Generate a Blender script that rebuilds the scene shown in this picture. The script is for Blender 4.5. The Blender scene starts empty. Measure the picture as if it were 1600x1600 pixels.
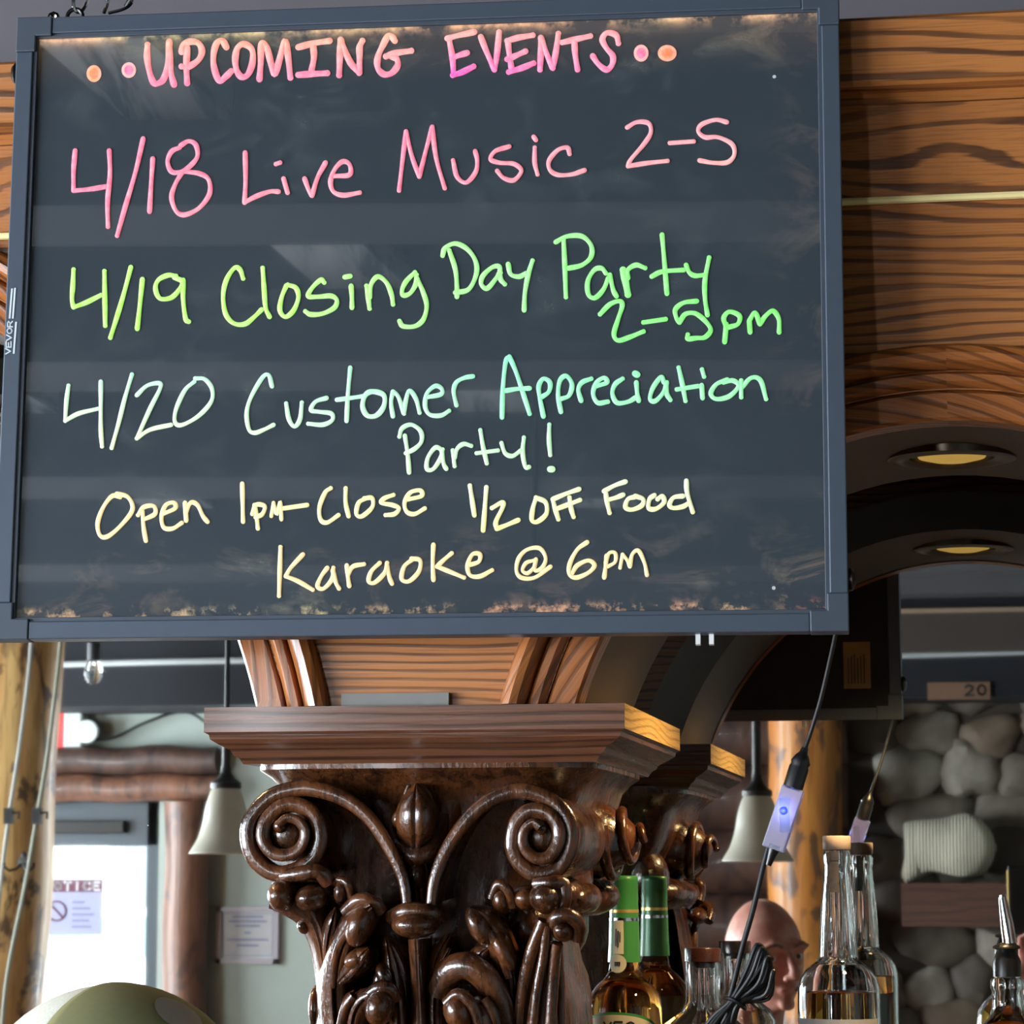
import bpy, bmesh, math, random
import numpy as np
from mathutils import Vector, Matrix
random.seed(7); RNG = np.random.default_rng(5)
S = bpy.context.scene
COL = S.collection
PI = math.pi
# ------------------------------------------------------------------ camera, world, light, exposure
H = 1.70                                    # camera height
TH, PHI, F = math.radians(9.84), math.radians(7.51), 4400.0
fw = np.array([-math.sin(TH)*math.cos(PHI), math.cos(TH)*math.cos(PHI), math.sin(PHI)])
rt = np.array([math.cos(TH), math.sin(TH), 0.0]); up = np.cross(rt, fw)
MY = 3.32                                   # distance of the mirror plane
cam = bpy.data.cameras.new('camera'); camo = bpy.data.objects.new('camera', cam); COL.objects.link(camo)
camo.matrix_world = Matrix(((rt[0], up[0], -fw[0], 0), (rt[1], up[1], -fw[1], 0), (rt[2], up[2], -fw[2], H), (0, 0, 0, 1)))
cam.sensor_width = 36; cam.lens = 36*F/1600; cam.clip_start = 0.05
cam.dof.use_dof = True; cam.dof.focus_distance = 2.72; cam.dof.aperture_fstop = 36
S.camera = camo
S.view_settings.view_transform = 'Standard'; S.view_settings.look = 'None'
S.view_settings.gamma = 1; S.view_settings.use_curve_mapping = False
S.view_settings.exposure = 0.28
S.cycles.use_denoising = True
S.cycles.max_bounces = 10; S.cycles.diffuse_bounces = 4; S.cycles.glossy_bounces = 6
S.cycles.transmission_bounces = 10; S.cycles.transparent_max_bounces = 12
S.cycles.sample_clamp_indirect = 6; S.cycles.caustics_reflective = False; S.cycles.caustics_refractive = False
W = bpy.data.worlds.new('sky'); S.world = W; W.use_nodes = True
W.node_tree.nodes['Background'].inputs[0].default_value = (0.86, 0.94, 1.0, 1)
W.node_tree.nodes['Background'].inputs[1].default_value = 5

def area(name, loc, target, sx, sy, power, color):
    l = bpy.data.lights.new(name, 'AREA'); l.shape = 'RECTANGLE'; l.size = sx; l.size_y = sy
    l.energy = power; l.color = color
    o = bpy.data.objects.new(name, l); COL.objects.link(o); o.location = loc
    o.rotation_euler = (Vector(target)-Vector(loc)).to_track_quat('-Z', 'Y').to_euler()
    return o
sun = bpy.data.lights.new('sun', 'SUN'); sun.energy = 7.0; sun.angle = 0.01; sun.color = (1, .95, .88)
suno = bpy.data.objects.new('sun', sun); COL.objects.link(suno); suno.rotation_euler = (math.radians(48), 0, math.radians(-150))
# daylight at unseen windows; rear-left and back-wall ones added to light the room
area('added_daylight', (-5.12, 0.4, 1.75), (-1.6, 1.3, 2.75), 2.6, 1.5, 420, (0.82, 0.91, 1.0))
area('added_daylight', (-5.12, -2.6, 1.75), (-1.0, -2.2, 1.9), 1.9, 1.5, 230, (0.82, 0.91, 1.0))
area('added_daylight', (-2.12, -4.03, 1.80), (-.4, 2.7, 2.0), .85, 1.4, 290, (0.86, 0.93, 1.0))

# ------------------------------------------------------------------ helpers
def at(px, py, Y):
    v = fw + rt*((px-800)/F) + up*((800-py)/F)
    v = v*(Y/v[1]); return Vector((v[0], v[1], v[2]+H))
def refl(px, py, L):                        # the place in the room whose mirror image shows there, L along the folded path
    p = at(px, py, L); return Vector((p.x, 2*MY-L, p.z))

def link(name, me, mat, parent=None):
    o = bpy.data.objects.new(name, me); COL.objects.link(o)
    if mat is not None:
        for m in (mat if isinstance(mat, (list, tuple)) else [mat]): me.materials.append(m)
    if parent is not None: o.parent = parent
    return o
def tag(o, label=None, cat=None, group=None, kind=None):
    if label: o['label'] = label
    if cat: o['category'] = cat
    if group: o['group'] = group
    if kind: o['kind'] = kind
    return o
def empty(name, loc=(0, 0, 0), label=None, cat=None, group=None, kind=None, parent=None):
    o = bpy.data.objects.new(name, None); COL.objects.link(o); o.location = loc; o.empty_display_size = .05
    if parent is not None: o.parent = parent
    return tag(o, label, cat, group, kind)

class MB:
    def __init__(s): s.v = []; s.f = []; s.g = []; s.m = []; s.c = []; s.nofix = False
    def add(s, vs, fs, mi=0, grain=None, col=None):
        b = len(s.v); s.v += [tuple(x) for x in vs]
        s.g += [tuple(x) for x in (grain if grain is not None else vs)]
        if col is not None: s.c += list(col)
        s.f += [tuple(b+i for i in f) for f in fs]; s.m += [mi]*len(fs); return b
    def box(s, x0, x1, y0, y1, z0, z1, mi=0, gr=None):
        vs = [(x, y, z) for x in (x0, x1) for y in (y0, y1) for z in (z0, z1)]
        fs = [(0, 1, 3, 2), (4, 6, 7, 5), (0, 4, 5, 1), (2, 3, 7, 6), (0, 2, 6, 4), (1, 5, 7, 3)]
        # own corners per face keep edges crisp
        off = random.uniform(0, 20); s.nofix = True
        for f in fs:
            q = [vs[i] for i in f]
            g = None
            if gr == 'z': g = [(p[2]+off, p[0]+off, p[1]) for p in q]
            elif gr == 'y': g = [(p[1]+off, p[0]+off, p[2]) for p in q]
            elif gr == 'x': g = [(p[0]+off, p[2]+off, p[1]) for p in q]
            s.add(q, [(0, 1, 2, 3)], mi, g)
    def solid(s, x0, x1, y0, y1, z0, z1, mi=0):
        vs = [(x, y, z) for x in (x0, x1) for y in (y0, y1) for z in (z0, z1)]
        s.add(vs, [(0, 1, 3, 2), (4, 6, 7, 5), (0, 4, 5, 1), (2, 3, 7, 6), (0, 2, 6, 4), (1, 5, 7, 3)], mi)
    def tube(s, pts, r, n=8, mi=0, caps=True, flat=1.0, gr=None):
        pts = [Vector(p) for p in pts]; N = len(pts); rr = r if isinstance(r, (list, tuple)) else [r]*N
        rings = []; gg = []; ref = None; L = 0
        for i, p in enumerate(pts):
            t = (pts[min(i+1, N-1)]-pts[max(i-1, 0)])
            if t.length < 1e-9: t = Vector((0, 0, 1))
            t.normalize()
            if ref is None:
                ref = Vector((0, 1, 0)) if abs(t.y) < .9 else Vector((1, 0, 0))
            a = (ref - t*ref.dot(t))
            if a.length < 1e-6: a = t.orthogonal()
            a.normalize(); b = t.cross(a); ref = a
            if i: L += (p-pts[i-1]).length
            for k in range(n):
                w = 2*PI*k/n
                rings.append(p + a*(math.cos(w)*rr[i]*flat) + b*(math.sin(w)*rr[i]))
                gg.append((L, w*rr[i]+pts[0].x*3, pts[0].z*5))
        fs = [(i*n+k, i*n+(k+1) % n, (i+1)*n+(k+1) % n, (i+1)*n+k) for i in range(N-1) for k in range(n)]
        if caps: fs += [tuple(range(n-1, -1, -1)), tuple((N-1)*n+k for k in range(n))]
        s.add(rings, fs, mi, gg if gr else None)
    def lathe(s, prof, c, n=32, mi=0, rot=None, caps=True):   # prof [(r, z)...]
        vs = []; c = Vector(c)
        for r, z in prof:
            for k in range(n):
                w = 2*PI*k/n; p = Vector((r*math.cos(w), r*math.sin(w), z))
                if rot: p = rot @ p
                vs.append(c+p)
        N = len(prof)
        fs = [(i*n+k, i*n+(k+1) % n, (i+1)*n+(k+1) % n, (i+1)*n+k) for i in range(N-1) for k in range(n)]
        if caps: fs += [tuple(range(n-1, -1, -1)), tuple((N-1)*n+k for k in range(n))]
        s.add(vs, fs, mi)
    def blob(s, c, r, rot=None, n=16, mi=0, gscale=1):
        vs = []; c = Vector(c); m = n//2
        for i in range(1, m):
            a = PI*i/m
            for k in range(n):
                w = 2*PI*k/n
                p = Vector((r[0]*math.sin(a)*math.cos(w), r[1]*math.sin(a)*math.sin(w), r[2]*math.cos(a)))
                vs.append(c+(rot @ p if rot else p))
        t = Vector((0, 0, r[2])); vs.append(c+(rot @ t if rot else t)); vs.append(c-(rot @ t if rot else t))
        fs = [((i)*n+k, (i+1)*n+k, (i+1)*n+(k+1) % n, i*n+(k+1) % n) for i in range(m-2) for k in range(n)]
        T = (m-1)*n
        fs += [(T, k, (k+1) % n) for k in range(n)] + [(T+1, (m-2)*n+(k+1) % n, (m-2)*n+k) for k in range(n)]
        s.add(vs, fs, mi)
    def prism(s, poly, d0, d1, axis='y', mi=0, gr=None):       # poly in the plane across axis
        n = len(poly)
        def P(q, d): return {'y': (q[0], d, q[1]), 'x': (d, q[0], q[1]), 'z': (q[0], q[1], d)}[axis]
        vs = [P(q, d0) for q in poly]+[P(q, d1) for q in poly]
        fs = [tuple(range(n)), tuple(range(2*n-1, n-1, -1))]+[(k, k+n, (k+1) % n+n, (k+1) % n) for k in range(n)]
        g = None
        if gr == 'z': g = [(p[2], p[0], p[1]) for p in vs]
        elif gr == 'x': g = [(p[0], p[2], p[1]) for p in vs]
        s.add(vs, fs, mi, g)
    def build(s, name, mat, parent=None, smooth=True, angle=40, org=None, bevel=0, fix=True):
        me = bpy.data.meshes.new(name)
        v = s.v
        if org is not None: v = [(p[0]-org[0], p[1]-org[1], p[2]-org[2]) for p in v]
        me.from_pydata(v, [], s.f)
        for p, mi in zip(me.polygons, s.m): p.material_index = mi
        a = me.attributes.new('grain', 'FLOAT_VECTOR', 'POINT'); a.data.foreach_set('vector', np.array(s.g, dtype=np.float32).ravel())
        if s.c:
            ca = me.attributes.new('ink', 'FLOAT_COLOR', 'POINT'); ca.data.foreach_set('color', np.array(s.c, dtype=np.float32).ravel())
        if fix and not s.nofix:
            bm = bmesh.new(); bm.from_mesh(me); bmesh.ops.recalc_face_normals(bm, faces=bm.faces); bm.to_mesh(me); bm.free()
        if smooth:
            for p in me.polygons: p.use_smooth = True
            try: me.set_sharp_from_angle(angle=math.radians(angle))
            except Exception: pass
        me.validate(); me.update()
        o = link(name, me, mat, parent)
        if org is not None: o.location = org
        if bevel:
            b = o.modifiers.new('bevel', 'BEVEL'); b.width = bevel; b.segments = 2; b.limit_method = 'ANGLE'
        return o

def smooth_path(pts, k=5):                   # Catmull-Rom through the points
    P = [np.array(p, float) for p in pts]
    if len(P) < 3: return P
    closed = np.linalg.norm(P[0]-P[-1]) < 1e-6
    out = []
    for i in range(len(P)-1):
        p0 = P[i-1] if i > 0 else (P[-2] if closed else 2*P[0]-P[1])
        p3 = P[i+2] if i+2 < len(P) else (P[1] if closed else 2*P[-1]-P[-2])
        p1, p2 = P[i], P[i+1]
        for j in range(k):
            t = j/k
            out.append(.5*((2*p1)+(-p0+p2)*t+(2*p0-5*p1+4*p2-p3)*t*t+(-p0+3*p1-3*p2+p3)*t**3))
    out.append(P[-1]); return out

# ------------------------------------------------------------------ materials
def srgb(*c):
    return tuple(((x/255)/12.92 if x/255 <= .04045 else ((x/255+.055)/1.055)**2.4) for x in c)+(1,)
class NT:
    def __init__(s, name):
        s.mat = bpy.data.materials.new(name); s.mat.use_nodes = True; s.t = s.mat.node_tree
        s.b = s.t.nodes['Principled BSDF']; s.out = s.t.nodes['Material Output']
    def n(s, typ, **kw):
        nd = s.t.nodes.new(typ)
        for k, v in kw.items():
            if hasattr(nd, k) and not isinstance(v, tuple): setattr(nd, k, v)
        return nd
    def l(s, a, b): s.t.links.new(a, b)
    def coord(s, kind='Object'):
        return s.n('ShaderNodeTexCoord').outputs[kind]
    def attr(s, name, out='Vector'):
        a = s.n('ShaderNodeAttribute'); a.attribute_name = name; return a.outputs[out]
    def mapping(s, vec, scale, loc=(0, 0, 0)):
        m = s.n('ShaderNodeMapping'); s.l(vec, m.inputs['Vector']); m.inputs['Scale'].default_value = scale; m.inputs['Location'].default_value = loc
        return m.outputs[0]
    def noise(s, vec, scale=5, detail=3, rough=.5, dist=0):
        m = s.n('ShaderNodeTexNoise'); s.l(vec, m.inputs['Vector']); m.inputs['Scale'].default_value = scale
        m.inputs['Detail'].default_value = detail; m.inputs['Roughness'].default_value = rough; m.inputs['Distortion'].default_value = dist
        return m.outputs['Fac']
    def math(s, op, a, b=None, c=None):
        m = s.n('ShaderNodeMath'); m.operation = op
        for i, x in enumerate((a, b, c)):
            if x is None: continue
            if isinstance(x, (int, float)): m.inputs[i].default_value = x
            else: s.l(x, m.inputs[i])
        return m.outputs[0]
    def ramp(s, fac, stops):
        r = s.n('ShaderNodeValToRGB'); s.l(fac, r.inputs[0]); e = r.color_ramp.elements
        while len(e) < len(stops): e.new(.5)
        for el, (p, c) in zip(e, stops): el.position = p; el.color = c if len(c) == 4 else tuple(c)+(1,)
        return r.outputs[0]
    def mix(s, fac, a, b, blend='MIX'):
        m = s.n('ShaderNodeMix'); m.data_type = 'RGBA'; m.blend_type = blend
        for sock, x in ((m.inputs[0], fac), (m.inputs[6], a), (m.inputs[7], b)):
            if isinstance(x, (int, float)): sock.default_value = x
            elif isinstance(x, tuple): sock.default_value = x
            else: s.l(x, sock)
        return m.outputs[2]
    def sep(s, v):
        m = s.n('ShaderNodeSeparateXYZ'); s.l(v, m.inputs[0]); return m.outputs
    def bump(s, h, strength=.3, dist=.002):
        b = s.n('ShaderNodeBump'); b.inputs['Strength'].default_value = strength; b.inputs['Distance'].default_value = dist
        s.l(h, b.inputs['Height']); s.l(b.outputs[0], s.b.inputs['Normal'])
    def set(s, **kw):
        for k, v in kw.items():
            i = s.b.inputs[k.replace('_', ' ')]
            if hasattr(v, 'is_output'): s.l(v, i)
            else: i.default_value = v
        return s
BLK = (0, 0, 0, 1); WHT = (1, 1, 1, 1)
def plain(name, rgb, rough=.5, metal=0, var=.12, scale=30, **kw):
    n = NT(name); c = srgb(*rgb)
    f = n.noise(n.coord(), scale, 3)
    n.set(Base_Color=n.mix(f, tuple(x*(1-var) for x in c[:3])+(1,), tuple(min(1, x*(1+var)) for x in c[:3])+(1,)), Roughness=rough, Metallic=metal, **kw)
    return n.mat
def wood(name, light, mid, dark, freq=55, warp=1.6, rough=.32, coat=.3, lines=.5, bump=.25, along=1.0):
    n = NT(name); g = n.attr('grain')
    big = n.noise(n.mapping(g, (1.6*along, 5, 5)), 1, 2, .45)
    y = n.sep(g)[1]; z = n.sep(g)[2]
    fine = n.noise(n.mapping(g, (3*along, 60, 60)), 1, 3, .6)
    ph = n.math('ADD', n.math('ADD', n.math('MULTIPLY', y, freq), n.math('MULTIPLY', z, freq*.4)), n.math('ADD', n.math('MULTIPLY', big, warp*9), n.math('MULTIPLY', fine, .7)))
    ring = n.math('MULTIPLY_ADD', n.math('SINE', n.math('MULTIPLY', ph, 2*PI)), .5, .5)
    ring = n.math('POWER', ring, 2.6)
    streak = n.noise(n.mapping(g, (9*along, 420, 420)), 1, 2, .7)
    tone = n.noise(n.mapping(g, (1.2, 9, 9), (3, 1, 0)), 1, 2)
    base = n.mix(tone, srgb(*mid), srgb(*light))
    brk = n.ramp(n.noise(n.mapping(g, (4*along, 26, 26), (5, 2, 7)), 1, 3, .6), [(.32, (.45,)*3), (.6, WHT)])
    k = n.math('MULTIPLY', n.math('MULTIPLY', n.ramp(ring, [(.38, BLK), (.70, WHT)]), brk), lines)
    c = n.mix(k, base, srgb(*dark))
    c = n.mix(n.math('MULTIPLY', n.ramp(streak, [(.5, BLK), (.72, WHT)]), .45), c, srgb(*dark))
    n.set(Base_Color=c, Roughness=n.ramp(streak, [(.3, (rough*.8,)*3), (.8, (min(1, rough*1.5),)*3)]), Coat_Weight=coat, Coat_Roughness=.12)
    n.bump(n.math('ADD', ring, n.math('MULTIPLY', streak, .8)), bump, .0012)
    return n.mat
M = {}
M['oak'] = wood('golden oak', (188, 122, 66), (158, 96, 46), (56, 34, 22), 52, .5, .36, .15, .85)
M['oak_cathedral'] = wood('golden oak cathedral', (188, 122, 66), (158, 94, 44), (56, 34, 22), 44, .95, .36, .15, .85, along=1.7)
M['oak_fine'] = wood('golden oak straight grain', (184, 118, 62), (154, 92, 44), (66, 40, 26), 88, .85, .36, .15, .8)
M['oak_arch'] = wood('golden oak moulding', (176, 108, 54), (142, 80, 38), (58, 32, 18), 70, .6, .3, .3, .75)
M['oak_dark'] = wood('walnut stained oak', (108, 68, 46), (84, 51, 36), (36, 23, 18), 90, .5, .3, .35, .7)
n = NT('dark varnished carved oak'); co = n.coord('Object'); g = n.attr('grain')
f1 = n.noise(n.mapping(co, (55, 55, 9)), 1, 4, .6, .8); f2 = n.noise(co, 16, 3, .5); f3 = n.noise(n.mapping(co, (260, 260, 60)), 1, 2, .6); f4 = n.noise(co, 190, 2, .5)
cc = n.mix(n.ramp(f1, [(.36, BLK), (.64, WHT)]), srgb(31, 17, 11), srgb(84, 46, 22))
cc = n.mix(n.math('MULTIPLY', n.ramp(f2, [(.45, BLK), (.7, WHT)]), .6), cc, srgb(112, 64, 28))
cc = n.mix(n.math('MULTIPLY', n.ramp(f3, [(.5, BLK), (.66, WHT)]), .55), cc, srgb(22, 13, 9))
n.set(Base_Color=cc, Roughness=n.ramp(f1, [(.3, (.20,)*3), (.7, (.36,)*3)]), Coat_Weight=.5, Coat_Roughness=.15)
n.bump(n.math('ADD', f3, n.math('MULTIPLY', f4, 1.2)), .35, .0016); M['carved'] = n.mat
M['carved_back'] = plain('dark stained recess wood', (24, 18, 15), .45)
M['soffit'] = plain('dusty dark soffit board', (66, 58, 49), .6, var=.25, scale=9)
M['black'] = plain('black plastic', (16, 16, 17), .35)
M['frame'] = plain('satin black metal', (76, 86, 99), .42, metal=.35, var=.06, scale=60)
M['frame2'] = plain('black plastic corner', (66, 74, 86), .5, metal=.2, var=.06, scale=60)
M['chrome'] = plain('polished steel', (205, 205, 205), .12, metal=1, var=.04)
M['iron'] = plain('dark iron', (40, 38, 36), .45, metal=.7)
M['brass'] = plain('brass', (225, 190, 110), .3, metal=.6)
M['white_plastic'] = plain('white plastic', (222, 222, 220), .4)
M['paper'] = plain('cream paper', (214, 206, 178), .7, var=.06)
M['sticker'] = plain('tan sticker', (176, 160, 120), .6, var=.15, scale=80)
M['ink_black'] = plain('black print', (30, 28, 28), .6)

# mirror with dust specks
n = NT('old bar mirror'); co = n.coord('Object')
n.set(Base_Color=(.84, .87, .855, 1), Metallic=1.0, Roughness=.015)
vor = n.n('ShaderNodeTexVoronoi'); n.l(n.mapping(co, (1, 0, 1)), vor.inputs['Vector']); vor.inputs['Scale'].default_value = 13
sp = n.math('LESS_THAN', vor.outputs['Distance'], .022)
rnd = n.math('GREATER_THAN', n.sep(vor.outputs['Color'])[0], .5)
df = n.n('ShaderNodeBsdfDiffuse'); df.inputs[0].default_value = (.8, .8, .8, 1)
ms = n.n('ShaderNodeMixShader'); n.l(n.math('MULTIPLY', sp, rnd), ms.inputs[0]); n.l(n.b.outputs[0], ms.inputs[1]); n.l(df.outputs[0], ms.inputs[2]); n.l(ms.outputs[0], n.out.inputs[0])
M['mirror'] = n.mat

def clear_glass(name, tint=(1, 1, 1, 1), rough=0.0, ior=1.45):
    n = NT(name); n.set(Base_Color=tint, Transmission_Weight=1.0, Roughness=rough, IOR=ior); return n.mat
M['glass'] = clear_glass('clear bottle glass', (.97, 1, .99, 1))
M['whiskey'] = clear_glass('amber whiskey', (.97, .52, .10, 1), 0, 1.36)
M['green_glass'] = clear_glass('amber filled bottle glass', (.80, .36, .07, 1), 0, 1.4)
n = NT('window pane')
tr = n.n('ShaderNodeBsdfTransparent'); gl = n.n('ShaderNodeBsdfGlossy'); gl.inputs['Roughness'].default_value = .02
ms = n.n('ShaderNodeMixShader'); ms.inputs[0].default_value = .06; n.l(tr.outputs[0], ms.inputs[1]); n.l(gl.outputs[0], ms.inputs[2]); n.l(ms.outputs[0], n.out.inputs[0])
M['pane'] = n.mat
def emit(name, rgb, st, base=None):
    n = NT(name); n.set(Base_Color=srgb(*(base or rgb)), Emission_Color=srgb(*rgb), Emission_Strength=st, Roughness=.5); return n.mat

# lettering ink
n = NT('liquid chalk ink'); c = n.attr('ink', 'Color')
f = n.noise(n.coord(), 160, 2)
c2 = n.mix(n.ramp(f, [(.3, BLK), (.75, WHT)]), c, n.mix(.16, c, WHT))
n.set(Base_Color=c2, Emission_Color=c2, Emission_Strength=.32, Roughness=.55)
M['ink'] = n.mat
# glossy board panel: dust, smears and edge-lit smudges of its own
n = NT('glossy black acrylic writing board'); co = n.coord('Object'); X, Y_, Z = n.sep(co)[0:3]
d1 = n.noise(n.mapping(co, (13, 1, 22)), 1, 6, .7, .6); d2 = n.noise(n.mapping(co, (3, 1, 3), (4, 0, 2)), 1, 2)
edge_t = n.math('MULTIPLY_ADD', Z, 1/.055, -(.289-.055)/.055)          # 0..1 over the last 5.5 cm at the top
edge_b = n.math('MULTIPLY_ADD', Z, -1/.10, -(.285-.10)/.10)
edge_r = n.math('MULTIPLY_ADD', X, 1/.06, -(.385-.06)/.06)
cl = lambda x: n.math('MAXIMUM', n.math('MINIMUM', x, 1), 0)
et, eb, er = cl(edge_t), cl(edge_b), cl(edge_r)
sm = n.ramp(d1, [(.52, BLK), (.70, WHT)])
em_mask = n.math('MULTIPLY', sm, n.math('MAXIMUM', n.math('MAXIMUM', n.math('MULTIPLY', et, .4), n.math('MULTIPLY', eb, .28)), n.math('MULTIPLY', er, .17)))
line = n.math('MULTIPLY', n.math('POWER', et, 14), n.ramp(n.noise(n.mapping(co, (22, 1, 22)), 1, 4, .7), [(.42, BLK), (.6, WHT)]))
lineb = n.math('MULTIPLY', n.math('POWER', eb, 40), n.ramp(n.noise(n.mapping(co, (40, 1, 40), (1, 0, 0)), 1, 4, .7), [(.52, BLK), (.66, WHT)]))
gx = n.math('MULTIPLY_ADD', X, 1/.8, .5)
warm = n.ramp(n.noise(n.mapping(co, (6, 1, 6), (8, 0, 0)), 1, 2), [(.4, srgb(230, 210, 150)), (.6, srgb(255, 190, 140))])
redm = n.math('MULTIPLY', cl(n.math('MULTIPLY_ADD', X, 1/.05, -(.385-.05)/.05)), cl(n.math('MULTIPLY_ADD', Z, -1/.05, -(.285-.05)/.05)))
colr = n.mix(redm, warm, srgb(255, 110, 80))
tot = n.math('ADD', n.math('ADD', n.math('MULTIPLY', em_mask, .34), n.math('MULTIPLY', n.math('MULTIPLY', et, n.noise(n.mapping(co, (9, 1, 9)), 1, 4)), .07)), n.math('ADD', n.math('MULTIPLY', line, .9), n.math('ADD', n.math('MULTIPLY', lineb, .6), n.math('MULTIPLY', n.math('MULTIPLY', redm, sm), .8))))
dust = n.math('MULTIPLY', n.ramp(d1, [(.5, BLK), (.75, WHT)]), n.ramp(d2, [(.45, BLK), (.75, WHT)]))
vor = n.n('ShaderNodeTexVoronoi'); n.l(n.mapping(co, (1, 0.01, 1)), vor.inputs['Vector']); vor.inputs['Scale'].default_value = 20
spk = n.math('MULTIPLY', n.math('LESS_THAN', vor.outputs['Distance'], .035), n.math('GREATER_THAN', n.sep(vor.outputs['Color'])[0], .72))
bc = n.mix(n.math('MULTIPLY', dust, .22), srgb(60, 69, 76), srgb(165, 175, 170))
bc = n.mix(n.math('MULTIPLY', spk, .8), bc, srgb(230, 230, 225))
n.set(Base_Color=bc, Roughness=.05, Specular_IOR_Level=1.0, Coat_Weight=1.0, Coat_Roughness=.02, Coat_IOR=2.1, Emission_Color=colr, Emission_Strength=tot)
M['panel'] = n.mat

# room surfaces
M['plaster'] = plain('grey green plaster', (150, 158, 150), .85, var=.1, scale=6)
M['plaster_dark'] = plain('warm grey painted plaster', (112, 106, 112), .8, var=.06, scale=5)
M['ceil'] = plain('dark charcoal ceiling', (62, 62, 66), .8, var=.15, scale=4)
M['beam'] = plain('charcoal beam', (74, 74, 76), .7, var=.15, scale=5)
M['navy'] = plain('black blue painted header', (17, 20, 27), .9, var=.2, scale=4)
M['floor'] = wood('worn floor boards', (120, 88, 60), (98, 70, 46), (60, 42, 28), 30, .6, .5, 0, .4)
n = NT('whitewashed beam'); co = n.coord('Object')
f = n.noise(n.mapping(co, (18, 2.2, 18)), 1, 5, .6, 1.2)
n.set(Base_Color=n.ramp(f, [(.38, srgb(96, 104, 110)), (.5, srgb(220, 226, 228)), (.7, srgb(246, 248, 246))]), Roughness=.8)
M['whitewash'] = n.mat
def log_mat(name, light, mid, dark, patch=.5):
    n = NT(name); co = n.coord('Object')
    a = n.noise(n.mapping(co, (14, 14, 2.0)), 1, 4, .6, .6); b = n.noise(n.mapping(co, (60, 60, 5)), 1, 3)
    k = n.noise(n.mapping(co, (9, 9, 4.5), (3, 2, 1)), 1, 3, .6, .8)
    c = n.mix(n.ramp(a, [(.35, BLK), (.65, WHT)]), srgb(*mid), srgb(*light))
    c = n.mix(n.math('MULTIPLY', n.ramp(b, [(.5, BLK), (.7, WHT)]), .4), c, srgb(*dark))
    c = n.mix(n.math('MULTIPLY', n.ramp(k, [(.52, BLK), (.60, WHT)]), patch), c, srgb(*dark))
    n.set(Base_Color=c, Roughness=.55, Coat_Weight=.15); n.bump(a, .4, .01); return n.mat
M['log'] = log_mat('peeled pine log', (228, 184, 118), (196, 138, 74), (74, 46, 30), .9)
M['log_orange'] = log_mat('orange peeled log', (214, 140, 58), (184, 108, 36), (84, 62, 48), .85)
M['log_brown'] = log_mat('brown log', (120, 78, 56), (88, 56, 42), (42, 28, 24), .6)
M['log_wall'] = log_mat('dark log wall', (78, 52, 40), (58, 38, 30), (28, 20, 18), .6)
n = NT('river stone masonry'); co = n.coord('Object')
pt = n.attr('ink', 'Color'); f = n.noise(co, 22, 4)
n.set(Base_Color=n.mix(n.math('MULTIPLY', f, .7), pt, srgb(82, 74, 64)), Roughness=.7); n.bump(f, .3, .01)
M['stone'] = n.mat
M['mortar'] = plain('dark mortar', (66, 58, 50), .95, var=.3, scale=12)
n = NT('skin'); co = n.coord('Object')
n.set(Base_Color=n.mix(n.ramp(n.noise(co, 22, 4, .6), [(.35, BLK), (.65, WHT)]), srgb(186, 112, 96), srgb(216, 158, 136)), Roughness=.42, Subsurface_Weight=.1, Subsurface_Radius=(.02, .008, .004))
M['skin'] = n.mat
M['jacket'] = plain('dark grey jacket cloth', (52, 52, 56), .9, scale=90)
M['shirt'] = plain('grey green shirt cloth', (96, 100, 92), .9, scale=90)
M['trousers'] = plain('dark blue trousers', (38, 44, 60), .9, scale=90)
n = NT('cream rib knit'); co = n.coord('Object')
wv = n.n('ShaderNodeTexWave'); n.l(co, wv.inputs['Vector']); wv.inputs['Scale'].default_value = 26; wv.inputs['Distortion'].default_value = .6
n.set(Base_Color=n.mix(wv.outputs['Fac'], srgb(206, 194, 164), srgb(250, 244, 222)), Roughness=.95); n.bump(wv.outputs['Fac'], .8, .006)
M['knit'] = n.mat
M['olive'] = plain('olive cap twill', (118, 118, 80), .8, var=.1, scale=200)
M['mesh_white'] = plain('off white cap mesh', (205, 205, 192), .9, var=.25, scale=400)

# ------------------------------------------------------------------ the room
RX0, RX1, RY0, RYB, CZ = -5.2, 2.4, -4.1, 3.36, 2.95
mb = MB(); mb.box(RX0, RX1, RY0-.2, RYB+.1, -.05, 0, gr='y'); tag(mb.build('floor', M['floor'], None, False), kind='structure')
mb = MB(); mb.solid(RX0-.2, RX1+.2, RY0-.2, RYB+.1, CZ, CZ+.08); tag(mb.build('ceiling', M['ceil'], None, False), kind='structure')
mb = MB(); mb.solid(RX0-.2, RX1+.2, RYB, RYB+.1, 0, CZ); tag(mb.build('wall_front', M['plaster_dark'], None, False), kind='structure')
# ceiling timbers: deep cross beams, shallower whitewashed beams running away from the bar
i = 0
CB = [2.30, 1.60, .90, .20, -.50, -1.20, -1.90, -2.60, -3.30]
for y in CB:
    mb = MB(); mb.solid(RX0, RX1, y-.08, y+.08, 2.70, CZ); i += 1
    tag(mb.build('trim_%d' % i, M['beam'], None, False, org=(0, y, 2.8)), kind='structure')
for x0 in (-1.64, -.76):          # braces running back at a slant, whitewashed
    i += 1; mb = MB()
    for ya, yb in zip(CB[1:], CB[:-1]):
        y0, y1 = ya+.08, yb-.08; s0, s1 = x0-.25*(y0-.9), x0-.25*(y1-.9)
        mb.prism([(s0-.07, y0), (s0+.07, y0), (s1+.07, y1), (s1-.07, y1)], 2.82, CZ, 'z')
    tag(mb.build('trim_%d' % i, M['whitewash'], None, False), kind='structure')
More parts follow.
